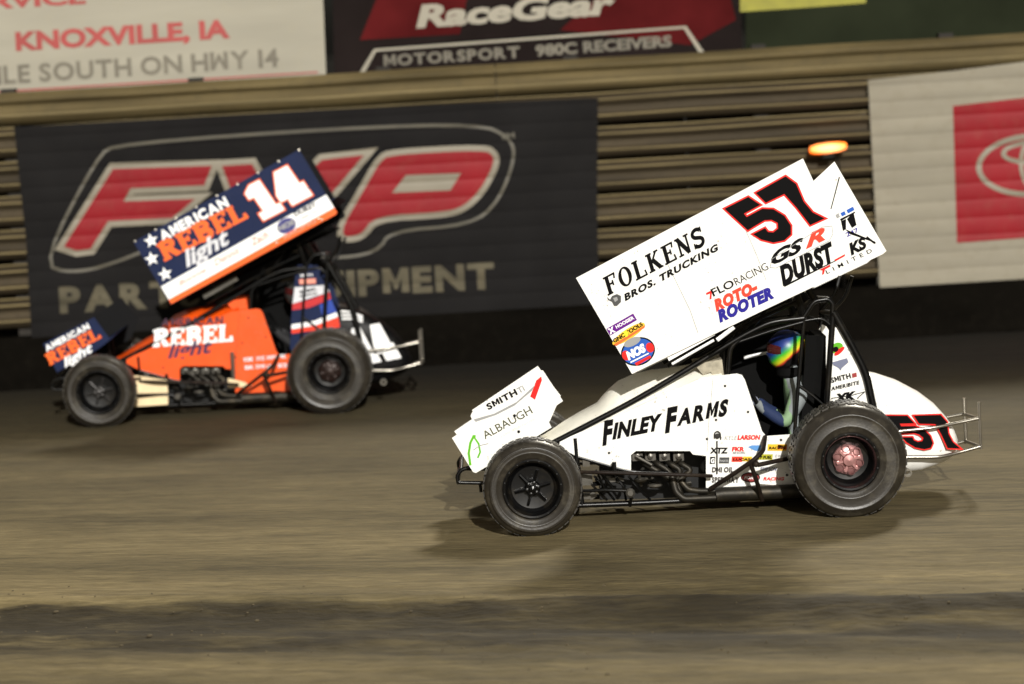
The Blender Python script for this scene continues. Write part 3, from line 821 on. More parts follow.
    sh = Geo().lathe([(.03, 0), (.034, -.05), (.02, -.06), (.0005, -.06)], pA(630, 492, .5), 12)
    make('shock_cap', sh, grey, root, ang=30)
    for x, y, r in ((641, 480, .03), (655, 485, .035), (649, 478, .024)):
        make('engine_fitting', Geo().ball(pA(x, y, .64), (r * 1.6, r, r * .7), 10), grey, root)
    make('oil_line', Geo().tube([pA(636, 456, .6), pA(652, 465, .56)], .012, 8), grey, root)
    ra = Geo()
    ra.tube([pA(552, 490, .35), pA(583, 491, .45), pA(606, 490, .5), pA(630, 491, .52)], .012)
    ra.tube([pA(600, 472, .52), pA(612, 487, .55)], .012); ra.tube([pA(596, 470, .52), pA(604, 487, .55)], .008)
    ra.tube([pA(540, 470, .3), pA(580, 468, .5)], .012)
    ra.tube([pA(614, 462, .52), pA(615, 476, .52)], .016)
    ra.tube([pA(632, 492, .5), pA(630, 506, .55)], .012)
    make('radius_rod', ra, blackp, root)
    rnd = random.Random(5)
    for i in range(9):                                                                 # hoses and wiring round the engine
        x = rnd.uniform(634, 690); y = rnd.uniform(452, 470); x2 = x + rnd.uniform(-16, 18); y2 = y + rnd.uniform(4, 22)
        make('hose', Geo().tube([pA(x, y, .66), pA((x + x2) / 2 + rnd.uniform(-5, 5), (y + y2) / 2 - 3, .59), pA(x2, y2, .68)], rnd.choice((.006, .009, .012)), 8), rnd.choice((blackp, blackp, exhaust, grey)), root)
    for i in range(12):
        x = rnd.uniform(586, 690); y = rnd.uniform(474, 496)
        make('bracket', Geo().box(pA(x, y, rnd.uniform(.64, .8)), (rnd.uniform(.02, .07), .05, rnd.uniform(.015, .05)), Matrix.Rotation(rnd.uniform(-.6, .6), 3, 'Y')), rnd.choice((blackp, interior, exhaust, grey)), root, smooth=False)
    for i in range(4):
        x = rnd.uniform(584, 640); make('hose', Geo().tube([pA(x, 476, .6), pA(x + rnd.uniform(4, 14), 486, .57), pA(x + rnd.uniform(10, 30), 500, .62)], .009, 8), blackp, root)
    # ---------- nerf bars
    for mirror in (False, True):
        g = Geo(); pts = [[(710, 489, .50), (735, 473, .36), (755, 459, .30), (763, 451, .34), (765, 437, .56)], [(750, 462, .31), (757, 482, .36), (762, 500, .5)], [(758, 465, .30), (774, 461.5, .36), (800, 456, .56)], [(578, 472, .5), (600, 472.5, .42), (690, 475, .42), (712, 476, .5)]]
        for q in pts:
            P = [pA(*p) for p in q]
            if mirror: P = [mir(p, 0) for p in P]
            g.tube(P, .0165 if q[0][0] != 578 else .013)
        c = pA(756, 464, .29); c = mir(c, 0) if mirror else c
        g.ball(c, .024, 10)
        make('nerf_bar', g, mat('brown dusty tube', (30, 22, 17), .6, var=.3, dirt=.2, spec=.2), root)
    # ---------- bumpers
    g = Geo()
    loop = [(535, 480, .62), (481, 483, .62), (458, 482.5, .62), (457, 476, .62), (461, 470, .62), (470, 467, .62), (520, 468, .62)]
    P = [pA(*p) for p in loop]; g.tube(P, .014); g.tube([mir(p, 0, False) for p in P], .014)
    for x, y in ((458, 482.5), (461, 470)):
        p = pA(x, y, .62); g.tube([p, mir(p, 0, False)], .014)
    g.tube([pA(480, 482, .62), pA(481, 492, .62)], .012)
    make('front_bumper', g, blackp, root)
    g = Geo()
    for q in ([(896, 431.5, .56), (935, 427.5, .56), (957, 423, .60), (978, 418.5, .62)], [(904, 457, .56), (940, 457, .56), (957, 453, .60), (980, 446.5, .62)], [(979, 402, .62), (979.6, 420, .62), (981, 449, .62)]):
        P = [pA(tx(p[0]) - (0 if is_white else 3), p[1], p[2]) for p in q]; g.tube(P, .0125 if q[0][0] != 979 else .010); g.tube([mir(p, 0) for p in P], .0125)
    for x, y in ((978, 418.5), (980, 446.5)):
        p = pA(tx(x) - (0 if is_white else 3), y, .62); g.tube([p, mir(p, 0)], .0125)
    make('rear_bumper', g, steel, root)
    g = Geo().lathe([(.03, 0), (.03, .05), (.018, .05), (.018, 0)], pA(908, 473, .5), 14, closed=True)
    make('tow_eye', g, steel, root)
    # ---------- top wing
    if is_white:
        wo_ = [(576, 278), (803, 158.5), (813.5, 181), (834.5, 161.5), (886.5, 251), (883, 254), (760, 312), (632, 374)]
        pr = pA
    else:
        wo_ = [(133.5, 242), (299, 149.5), (336.5, 212), (334, 215), (171, 304.5)]
        pr = pB
    wp_ = [pr(x, y, .19) for x, y in wo_]
    lw_ = make('wing_side_panel', Geo().prism(wp_, (0, .008, 0)), wingside, root, smooth=False)
    make('wing_side_panel', Geo().prism([mir(p, 0) + (Vector((.075, 0, -.06)) if is_white else Vector((0, 0, 0))) for p in wp_], (0, -.008, 0)), rightwing, root, smooth=False)
    ch0 = pA(622, 345, .19); ch1 = pA(858, 222, .19)
    make('wing_foil', foil(ch0, ch1, .09, -.755, .755, TR * 1.51), wingm, root, ang=30)
    g = Geo()
    for k in range(3):
        yy = -.5 + .5 * k; t0 = pA(640, 360, .19); t1 = pA(850, 262, .19)
        t0 = Vector((t0.x, yy, t0.z + TR * (yy + .76))); t1 = Vector((t1.x, yy, t1.z + TR * (yy + .76)))
        make('wing_tree', Geo().tube([t0, t1], .014, 6), blackp, root)
    g = Geo()
    for q in ([(742, 336, .62), (762, 316, .6), (776, 294, .58)], [(803, 318, .62), (800, 304, .6), (793, 284, .58)], [(817, 302, .62), (811, 294, .6), (806, 284, .58)], [(668, 366, .62), (700, 350, .6), (760, 318, .58), (800, 300, .6)], [(728, 345, .62), (738, 334, .6), (748, 318, .58)], [(833, 310, .62), (846, 296, .6), (852, 276, .58)]):
        P = [pA(*p) for p in q]
        rr_ = .026 if q[0][0] in (803, 817) else .015
        make('wing_strut', Geo().tube(P, rr_, 8), blackp, root); make('wing_strut', Geo().tube([mir(p, 0) for p in P], rr_, 8), blackp, root)
    st_ = [(666, 355), (712, 330), (715, 335), (669, 361)]
    strip = make('wing_rail', Geo().prism([pA(x, y, .22 if is_white else .45) for x, y in st_], (0, .02, 0)), palewhite if is_white else grey, root, smooth=False)
    if is_white:
        make('wing_rail', Geo().tube([pA(672, 364, .24), pA(714, 340, .24)], .010, 6), palewhite, root)
        make('wing_rail', Geo().tube([pA(717, 340, .24), pA(734, 327, .24)], .016, 6), palewhite, root)
        make('dash_rail', Geo().tube([pA(744, 357.5, 1.2), pA(768, 352.5, 1.2)], .013, 6), palewhite, root)
    # ---------- front wing
    if is_white:
        fo_ = [(452, 438), (474, 423), (470.5, 416), (472, 412.5), (539, 370), (543, 370.5), (563, 401), (545, 413.5), (551.5, 427.5), (536, 437), (476, 473), (473, 472)]
        pr = pA
    else:
        fo_ = [(43, 344), (94, 317.5), (110, 339.5), (57, 372.5)]
        pr = pB
    fp_ = [pr(x, y, .50) for x, y in fo_]
    lf_ = make('front_wing_panel', Geo().prism(fp_, (0, .006, 0)), fwside, root, smooth=False)
    fo2 = [(452, 438), (474, 423), (470.5, 416), (539, 370), (563, 401), (551.5, 427.5), (476, 473)]
    make('front_wing_panel', Geo().prism([mir(pA(x, y, .50), 0, is_white) for x, y in fo2], (0, -.006, 0)), rightwing, root, smooth=False)
    make('front_wing_foil', foil(pA(470, 452, .5), pA(548, 408, .5), .04, -.445, .445, TR * .89 if is_white else 0), wingm, root, ang=30)
    g = Geo()
    for x, y in ((505, 430), (530, 418)):
        a = pA(x, y, .8); b = pA(x + 6, 470, .8)
        make('front_wing_strut', Geo().tube([a, b], .012, 6), blackp, root); make('front_wing_strut', Geo().tube([mir(a, 0, False), mir(b, 0, False)], .012, 6), blackp, root)
    return root, lw_, lf_, left, sail, tail, D

rootA, wA, fA, sA, sailA, tailA, D = build_car(A_, 'sprint_car', 'white winged sprint car number 57 nearest the camera with black tube frame', whitep, cream, whitep, whitep, whitep, whitep, whitep, whitep, pinkmetal, True)
rootB, wB, fB, sB, sailB, tailB, _ = build_car(B_, 'sprint_car', 'orange and navy winged sprint car number 14 running close to the wall behind', orangep, orangep, mat('black tail paint', (11, 11, 13), .5, dirt=.06, spec=.2), navy, navy, navy, navy, mat('dark wing plate', (11, 11, 13), .7, spec=.15), mat('dark red hub', (44, 30, 26), .35, metal=.4, var=.3, scale=40), False)

# ------------------------------------------------------------------ lettering on the white car
def z(ox, oy, s): return lambda x, y: (ox + x / s, oy + y / s)
dw = .19 - .003
q = z(690, 150, 4.56)
five = [(158, 268), (266, 214), (320, 250), (246, 290), (258, 306), (330, 268), (380, 270), (430, 300), (460, 345), (460, 385), (430, 412), (380, 422), (325, 408), (288, 384), (342, 356), (356, 374), (380, 376), (402, 358), (400, 332), (372, 318), (340, 320), (286, 352), (264, 366)]
seven = [(300, 196), (436, 120), (484, 155), (518, 235), (560, 285), (614, 312), (548, 342), (486, 262), (430, 200), (346, 240)]
w5 = [q(*p) for p in five]; w7 = [q(*p) for p in seven]
decal('number', merge(poly(w5, 1.6), poly(w7, 1.6)), pA, dw, red, wA)
decal('number', merge(poly(w5), poly(w7)), pA, dw - .002, ink, wA)
def affine(src, dst):
    (a, b, c), (A2, B2, C2) = [[Vector(p) for p in t] for t in (src, dst)]
    M = Matrix(((b - a).to_tuple(), (c - a).to_tuple())).transposed(); N = Matrix(((B2 - A2).to_tuple(), (C2 - A2).to_tuple())).transposed()
    T = N @ M.inverted()
    return lambda p: tuple(A2 + T @ (Vector(p) - a))
t7 = z(860, 360, 5.7)
af = affine([q(160, 268), q(436, 120), q(548, 342)], [t7(152, 318), t7(460, 313), t7(500, 502)])
t5 = [af(p) for p in w5]; t7_ = [af(p) for p in w7]
dt = .62 - .014
decal('number', merge(poly(t5, 1.3), poly(t7_, 1.3)), pA, dt, red, tailA)
decal('number', merge(poly(t5), poly(t7_)), pA, dt - .002, ink, tailA)
decal('lettering', slab('FOLKENS', (608, 296), (706, 244), 18.5, lean=.2, T=.235, t=.10), pA, dw, ink, wA)
decal('lettering', words('BROS. TRUCKING', (625, 301), (720, 249), 6.4, bold=.05, shear=.3, space=1.15), pA, dw, ink, wA)
decal('emblem', merge(poly([(607, 297), (610, 299.5), (612, 296), (617, 294), (621, 296), (621, 302), (617, 306), (614, 306), (612, 302), (608, 300)])), pA, dw, mat('dark grey emblem', (60, 60, 60), .5), wA)
decal('emblem', poly([(613, 298), (617, 297), (618, 300), (615, 302)]), pA, dw - .001, greyv, wA)
decal('lettering', words('FLO', (713.5, 296.5), (735, 286), 8, bold=.02), pA, dw, ink, wA)
decal('lettering', words('RACING', (736.5, 285.5), (769, 269), 8, bold=-.004), pA, dw, ink, wA)
decal('emblem', poly([(706, 293), (712, 290), (711.5, 299), (709.5, 299.5), (710, 293.5), (706.5, 295)]), pA, dw, red, wA)
decal('lettering', words('ROTO-', (716, 311), (759, 290), 10.5, bold=.075, shear=.3, space=1.12), pA, dw, bright_red, wA)
decal('lettering', words('ROOTER', (719.5, 322), (774, 297), 11, bold=.075, shear=.3, space=1.12), pA, dw, blue, wA)
decal('lettering', words('GS', (772.5, 265), (808, 247.5), 12, bold=.045, shear=.5), pA, dw, ink, wA)
decal('lettering', words('R', (805.5, 248.7), (829, 237.2), 12, bold=.045, shear=.5), pA, dw, bright_red, wA)
bx = [(770, 267.5), (772, 259), (822, 227), (832, 226), (833, 234), (829, 241), (776, 268)]
bo_ = Geo().tube([pA(x, y, dw) for x, y in bx + bx[:1]], .0022, 5, 0)
make('emblem_border', bo_, greyv, wA)
decal('lettering', words('DURST', (782.5, 285), (839, 257.5), 18, bold=.06, shear=.42, space=1.08), pA, dw, ink, wA)
decal('underline', poly([(784.5, 287), (836, 261), (836, 260), (784, 285)]), pA, dw, ink, wA)
decal('emblem', merge(poly([(819, 270), (830, 264.5), (830.5, 266.5), (825, 269.5), (824, 274), (822, 275), (822.5, 270.5)]), poly([(834, 260), (845, 254), (845, 256), (836, 261)])), pA, dw, red, wA)
decal('lettering', words('LIMITED', (827, 274), (872.5, 252), 4.2, bold=.01, space=1.9), pA, dw, ink, wA)
decal('lettering', words('KS', (851, 255), (869, 246), 11, bold=.055, shear=.3), pA, dw, ink, wA)
decal('lettering', merge(poly([(845, 229), (875, 241.5), (876, 243), (850, 234)]), poly([(867, 236), (876, 243), (874.5, 244), (866, 238)])), pA, dw - .001, ink, wA)
decal('emblem', merge(poly([(841, 221), (846, 219), (846, 229), (843, 231)]), poly([(847, 219), (853.5, 212), (856.5, 225), (852, 228)]), poly([(840, 219), (855, 211.5), (855, 213), (841, 221)])), pA, dw, ink, wA)
decal('emblem', poly([(835.5, 215), (838.5, 213), (840, 217), (837, 218.5)]), pA, dw, greyv, wA)
decal('emblem', merge(poly([(840.5, 213), (844.5, 211), (846, 214.5), (842, 216.5)]), poly([(846.5, 210), (853, 206.5), (854.5, 210), (848, 213.5)])), pA, dw, midblue, wA)
decal('lettering', words('247', (847, 237), (859, 231.5), 4.5), pA, dw, blue, wA)
decal('line', poly([(838.8, 177), (840, 177), (831.5, 209), (830.5, 209)]), pA, dw, ink, wA)
sm = Geo().tube([pA(x, y, dw + .001) for x, y in ((667, 263), (690, 310), (698, 333))], .0018, 5, 0)
make('seam', sm, greyv, wA)
sm = Geo().tube([pA(x, y, dw + .001) for x, y in ((743, 224), (757, 256), (766, 280))], .0014, 5, 0)
make('seam', sm, greyv, wA)
# nose-end stickers of the wing
k = z(590, 290, 6.83)
decal('sticker', poly([k(112, 265), k(295, 160), k(321, 205), k(136, 312)]), pA, dw, purple, wA)
decal('lettering', words('X', k(135, 302), k(175, 282), 5.6, bold=.06), pA, dw - .001, palewhite, wA)
decal('lettering', words('HOOSIER', k(182, 264), k(304, 196), 3.4, bold=.03), pA, dw - .001, palewhite, wA)
decal('sticker', poly(oval(*k(264, 300), 19, 5.2, -33)), pA, dw, yellow, wA)
decal('sticker', poly([k(160, 372), k(182, 382), k(372, 258), k(378, 238)]), pA, dw - .0005, orangev, wA)
decal('lettering', words('GNC TOOLS', k(166, 362), k(364, 240), 4, bold=.05), pA, dw - .001, ink, wA)
decal('sticker', poly(oval(*k(243, 300), 2.8, 3.2, 0)), pA, dw - .0015, mat('lemon vinyl', (240, 225, 20), .4), wA)
c = k(328, 420)
decal('sticker', poly(oval(*c, 17.5, 14, -20)), pA, dw, ink, wA)
decal('sticker', poly(oval(*c, 16, 12.5, -20)), pA, dw - .001, midblue, wA)
decal('sticker', merge(poly(oval(c[0] - 12, c[1] + 4, 4, 5, -20)), poly(oval(c[0] + 12, c[1] - 4, 4, 5, -20)), poly([k(305, 500), k(410, 445), k(418, 462), k(318, 518)])), pA, dw - .002, red, wA)
decal('lettering', words('NOS', k(262, 478), k(388, 412), 8, bold=.07, shear=.2), pA, dw - .003, palewhite, wA)
decal('sticker', poly(oval(*k(288, 355), 9, 4, -25)), pA, dw - .003, greyv, wA)
decal('underline', poly([k(275, 490), k(400, 428), k(402, 436), k(278, 499)]), pA, dw - .003, palewhite, wA)
# front wing
kf = z(445, 360, 4.886); df = .50 - .003
decal('lettering', words('SMITH', kf(212, 244), kf(356, 166), 6.2, bold=.045, space=1.1), pA, df, ink, fA)
decal('lettering', words('Ti', kf(362, 164), kf(392, 147), 6, bold=.02), pA, df, greyv, fA)
decal('emblem', poly([kf(470, 80), kf(474, 98), kf(440, 194), kf(416, 178), kf(446, 100)]), pA, df, red, fA)
decal('emblem', poly([kf(150, 302), kf(140, 290), kf(240, 262), kf(350, 205), kf(440, 122), kf(425, 150), kf(340, 222), kf(250, 268)]), pA, df, greyv, fA)
decal('lettering', words('ALBAUGH', kf(196, 388), kf(430, 258), 8.4, bold=.004), pA, df, mat('dark olive lettering', (60, 62, 30), .5), fA)
decal('lettering', words('your alternative', kf(274, 378), kf(440, 292), 3, bold=-.004), pA, df, mat('pale grey lettering', (215, 213, 205), .5), fA)
decal('emblem', merge(ribbon([kf(*p) for p in ((124, 515), (116, 455), (124, 405), (140, 372), (150, 372))], 2.4), ribbon([kf(*p) for p in ((136, 368), (165, 410), (172, 450), (160, 478))], 1.8)), pA, df, green, fA)
decal('emblem', ribbon([kf(*p) for p in ((138, 440), (170, 418), (212, 408))], .8), pA, df - .001, greyv, fA)
g = Geo()
for p in (kf(340, 272), kf(360, 350)): g.lathe([(.0005, -.008), (.010, -.006), (.011, 0)], pA(*p, .5), 10)
make('bolts', g, ink, fA)
# side panel
ds = D['body'] - .004
kw = dict(bold=.055, shear=.48, space=1.08)
decal('lettering', words('F', (602, 444.5), (618, 441.2), 22.5, **kw), pA, ds, ink, sA)
decal('lettering', words('INLEY', (612, 438.8), (665.5, 428), 15, **kw), pA, ds, ink, sA)
decal('lettering', words('F', (664.5, 432), (682.5, 428.3), 23, **kw), pA, ds, ink, sA)
decal('lettering', words('ARMS', (676.5, 425.4), (731.5, 413.5), 15, **kw), pA, ds, ink, sA)
s5 = z(690, 420, 7.6)
def strip(txt, x0, x1, y, h, m, bold=.05, shear=.1): decal('lettering', words(txt, s5(x0, y), s5(x1, y), h / 7.6, bold=bold, shear=shear), pA, ds - .001, m, sA)
def rect(x0, y0, x1, y1, m): decal('sticker', poly([s5(x0, y1), s5(x0 + 4, y0), s5(x1, y0), s5(x1 - 4, y1)]), pA, ds, m, sA)
strip('KYLE', 262, 358, 152, 34, greyv, .0, .2); strip('LARSON', 360, 536, 148, 34, red, .05, .2)
strip('XTZ', 150, 290, 252, 42, ink); strip('FKR', 318, 412, 236, 32, red); strip('SHOX', 324, 424, 256, 14, greyv)
decal('sticker', poly([s5(440, 205), s5(470, 192), s5(540, 192), s5(535, 238), s5(490, 232)]), pA, ds, mat('light blue vinyl', (90, 150, 215), .4), sA)
rect(150, 280, 192, 334, ink); rect(220, 284, 300, 330, mat('dark grey vinyl', (60, 60, 60), .4)); strip('G', 158, 186, 326, 36, palewhite); strip('PARTS', 226, 292, 318, 16, greyv)
rect(315, 278, 400, 318, bright_red); rect(398, 278, 472, 314, yellow); strip('LUCAS', 326, 460, 308, 18, ink)
rect(588, 184, 736, 234, yellow); rect(664, 188, 738, 224, red); strip('RACING', 600, 726, 222, 20, ink)
rect(504, 260, 630, 302, mat('olive vinyl', (180, 175, 30), .4)); strip('VP FUEL', 514, 622, 294, 22, ink)
strip('O WINGS', 646, 742, 284, 22, greyv, .02); strip('DMI OIL', 166, 330, 396, 38, mat('dark brown vinyl', (50, 42, 40), .4)); strip('SPEEDWAY', 166, 374, 474, 40, mat('dark brown vinyl', (50, 42, 40), .4))
decal('sticker', poly(oval(*s5(460, 436), 9.2, 4.8)), pA, ds, mat('dark red vinyl', (150, 40, 40), .4), sA)
decal('sticker', ring(*s5(460, 436), 9.6, 5.1, 1, 0), pA, ds - .002, ink, sA); strip('FORD', 412, 508, 450, 24, palewhite, .02, .2)
strip('RACING', 556, 718, 458, 24, red, .04, .25); strip('SIMPSON', 534, 660, 386, 28, mat('slate vinyl', (110, 115, 140), .4), .04, .2)
hk = Geo().tube([pA(*s5(*p), ds - .006) for p in ((186, 140), (186, 100), (208, 84), (230, 100), (234, 148))], .005, 6)
hk.lathe([(.0005, -.014), (.018, -.012), (.02, 0)], pA(*s5(208, 122), ds), 12)
hk.tube([pA(*s5(205, 160), ds - .004), pA(*s5(205, 410), ds - .004)], .006, 6)
make('latch', hk, mat('dark fastener', (60, 58, 55), .5), sA)
# sail panel
k4 = z(720, 290, 5.26); dsl = .60 - .004
decal('sticker', poly(oval(*k4(615, 305), 6.5, 5, -30)), pA, dsl, green, sailA)
decal('sticker', poly(oval(*k4(628, 322), 6.5, 2.2, -40)), pA, dsl - .001, red, sailA)
decal('sticker', poly(oval(*k4(608, 312), 3, 2.6, -30)), pA, dsl - .002, ink, sailA)
decal('sticker', poly([k4(590, 380), k4(668, 358), k4(676, 380), k4(640, 412), k4(636, 424), k4(620, 408), k4(596, 396)]), pA, dsl, mat('slate vinyl', (110, 115, 140), .4), sailA)
decal('lettering', words('SMITH', k4(586, 488), k4(690, 462), 5, bold=.04), pA, dsl, ink, sailA)
decal('sticker', poly([k4(694, 440), k4(718, 434), k4(720, 456), k4(696, 462)]), pA, dsl, mat('dark red vinyl', (150, 40, 40), .4), sailA)
decal('lettering', words('AMERIBITE', k4(584, 530), k4(736, 494), 3.6, bold=.04, shear=.2), pA, dsl, ink, sailA)
decal('lettering', words('XK', k4(600, 590), k4(722, 570), 7.5, bold=.07, shear=.3), pA, dsl, ink, sailA)
decal('line', merge(ribbon([k4(585, 570), k4(690, 555), k4(762, 535)], .8), ribbon([k4(722, 570), k4(762, 535)], .9)), pA, dsl, ink, sailA)

# ------------------------------------------------------------------ lettering on the orange car
ko = z(120, 140, 4.025)
decal('stripe', poly([ko(165, 590), ko(830, 220), ko(862, 272), ko(196, 642)]), pB, dw, palewhite, wB)
decal('stripe', poly([ko(196, 642), ko(862, 272), ko(874, 292), ko(868, 300), ko(206, 660)]), pB, dw - .001, orangev, wB)
one = [(0, 0), (.42, 0), (.42, .2), (.34, .2), (.34, 1), (.14, 1), (.0, .86), (.0, .68), (.1, .68), (.1, .2), (0, .2)]
four = [(.46, .22), (.46, .42), (.66, 1), (.92, 1), (.92, .42), (1.0, .42), (1.0, .22), (.92, .22), (.92, .18), (1.0, .18), (1.0, 0), (.6, 0), (.6, .18), (.68, .18), (.68, .22)]
hole = [(.64, .42), (.69, .42), (.69, .62)]
def num14(A, B, h, off=0, lean=0.):
    f1 = lay((one, [tuple(range(len(one)))]), A, B, h, lean)[0]; f4 = lay((four, [()]), A, B, h, lean)[0]; hh = lay((hole, [()]), A, B, h, lean)[0]
    return merge(poly(f1, off), poly([f4, hh], off))
decal('number', num14(ko(578, 322), ko(772, 221), 37, 1.8, -.12), pB, dw, orangev, wB)
decal('number', num14(ko(578, 322), ko(772, 221), 37, .5, -.12), pB, dw - .002, palewhite, wB)
decal('lettering', words('AMERICAN', ko(170, 408), ko(440, 262), 10, bold=.05), pB, dw, palewhite, wB)
decal('lettering', slab('REBEL', ko(180, 490), ko(520, 312), 19, T=.27, t=.15, gap=.05), pB, dw, orangev, wB)
decal('lettering', words('light', ko(268, 512), ko(452, 408), 16, bold=.03, shear=.35), pB, dw - .002, mat('silver vinyl', (215, 215, 220), .4), wB)
def star(cx, cy, r, rot):
    return poly([(cx + (r if i % 2 == 0 else r * .42) * math.sin(R(36 * i + rot)), cy - (r if i % 2 == 0 else r * .42) * math.cos(R(36 * i + rot))) for i in range(10)])
for x, y in ((125, 405), (128, 478), (182, 540)):
    decal('star', star(*ko(x, y), 7.5, -15), pB, dw, palewhite, wB)
decal('sticker', poly(oval(*ko(670, 345), 10, 7.5, -25)), pB, dw - .001, mat('indigo vinyl', (58, 56, 120), .4), wB)
decal('lettering', words('NOS', ko(640, 368), ko(706, 336), 5, bold=.06), pB, dw - .002, greyv, wB)
decal('lettering', words('DURST', ko(706, 308), ko(792, 266), 4.6, bold=.04), pB, dw - .001, ink, wB)
decal('lettering', words('LIMITED', ko(720, 326), ko(806, 284), 2.4, bold=.02), pB, dw - .001, greyv, wB)
decal('lettering', words('Bonnie', ko(240, 588), ko(350, 528), 5, bold=.02, shear=.3), pB, dw - .001, palered, wB)
decal('lettering', words('Dennis', ko(385, 508), ko(485, 452), 7, bold=.02, shear=.3), pB, dw - .001, palered, wB)
decal('lettering', words('Zach', ko(532, 428), ko(602, 390), 7.5, bold=.03, shear=.3), pB, dw - .001, palered, wB)
decal('lettering', words('RACING', ko(662, 398), ko(790, 328), 4, bold=.02), pB, dw - .003, palered, wB)
g = Geo()
for i in range(9):
    p = ko(60 + 660 * i / 8, 400 - 366 * i / 8 + 8)
    g.lathe([(.0005, -.010), (.010, -.008), (.012, 0)], pB(*p, .19), 8)
for x, y in ((800, 318), (812, 322), (630, 415)): g.lathe([(.0005, -.010), (.010, -.008), (.012, 0)], pB(*ko(x, y), .19), 8)
make('rivets', g, steel, wB)
k6 = z(20, 280, 4.277)
decal('lettering', words('AMERICAN', k6(602, 196), k6(872, 186), 7, bold=.05, shear=.1), pB, ds, mat('dark plum vinyl', (58, 28, 50), .4), sB)
decal('lettering', slab('REBEL', k6(568, 288), k6(912, 262), 17.5, T=.27, t=.15, gap=.05, lean=.1), pB, ds, palewhite, sB)
decal('lettering', words('light', k6(632, 334), k6(828, 308), 14, bold=.025, shear=.35), pB, ds - .002, mat('plum vinyl', (52, 30, 72), .4), sB)
decal('lettering', words('AMERICAN', k6(114, 306), k6(300, 206), 6, bold=.05), pB, df, palewhite, fB)
decal('lettering', slab('REBEL', k6(128, 366), k6(350, 246), 12, T=.27, t=.15, gap=.05), pB, df, orangev, fB)
decal('lettering', words('light', k6(192, 374), k6(318, 300), 9, bold=.03, shear=.35), pB, df - .002, palewhite, fB)
k7 = z(220, 250, 4.02)
dn = .62 - .016
decal('number', num14(k7(588, 458), k7(726, 432), 37, .6, -.32), pB, dn, palewhite, tailB)
for i in range(3):
    decal('stripe', ribbon([k7(486 + i * 2, 246 + i * 15), k7(530, 250 + i * 13), k7(574, 268 + i * 10)], 1.9), pB, dn, palewhite, tailB)
sl = lambda P: poly([k7(*p) for p in P])
decal('band', sl([(300, 150), (430, 140), (440, 168), (292, 216)]), pB, dsl, mat('silver vinyl', (215, 215, 220), .4), sailB)
decal('band', sl([(292, 216), (360, 200), (440, 168), (446, 196), (360, 232), (290, 242)]), pB, dsl, mat('crimson vinyl', (190, 28, 34), .4), sailB)
decal('band', sl([(400, 222), (446, 198), (470, 250), (410, 262)]), pB, dsl, mat('royal blue vinyl', (24, 62, 160), .4), sailB)
decal('band', sl([(288, 300), (380, 285), (468, 250), (474, 268), (380, 304), (288, 318)]), pB, dsl, palewhite, sailB)
decal('band', sl([(288, 318), (380, 304), (474, 268), (482, 310), (288, 336)]), pB, dsl, bright_red, sailB)
decal('lettering', words('SMITH', k7(322, 108), k7(372, 104), 2.6), pB, dsl - .001, palewhite, sailB)
decal('sticker', sl([(318, 118), (384, 114), (386, 134), (320, 138)]), pB, dsl - .001, palered, sailB)
decal('lettering', words('REBEL', k7(322, 176), k7(390, 160), 3, bold=.04), pB, dsl - .001, ink, sailB)
decal('lettering', words('MEMPHIS', k7(322, 192), k7(392, 178), 2.6, bold=.03), pB, dsl - .001, ink, sailB)
# cream splash plates and small fittings on the orange car
crp = mat('warm cream sheet', (238, 214, 170), .5, var=.12, dirt=.25)
make('splash_plate', Geo().prism([pB(x, y, .50) for x, y in ((131, 375), (167, 380), (168, 393), (131, 393.5))], (0, .006, 0)), crp, rootB, smooth=False)
make('splash_plate', Geo().prism([pB(x, y, .50) for x, y in ((131, 397), (168, 396), (168, 404.5), (131, 407))], (0, .006, 0)), crp, rootB, smooth=False)
make('splash_plate', Geo().prism([pB(x, y, .54) for x, y in ((228, 378), (244, 382), (252, 386), (228, 388))], (0, .006, 0)), crp, rootB, smooth=False)
g = Geo().tube([pB(232, 352, .56), pB(233.5, 378, .56)], .022, 8)
make('latch', g, steel, sB)
random.seed(3)
for (x, y, t) in ((245, 360, 'KSE'), (257, 359, 'XYZ'), (268, 358, 'MPI'), (279, 357, 'FK'), (246, 368, 'BR'), (257, 367, 'DMI'), (268, 367, 'HRP'), (279, 366, 'SCS')):
    decal('lettering', words(t, (x - 1, y + 1.5), (x + 8, y + .8), 3.8, bold=.05), pB, ds - .001, mat('silver vinyl', (215, 215, 220), .4), sB)
for x, y in ((166, 372), (184, 375), (176, 393), (214, 388)):
    pass

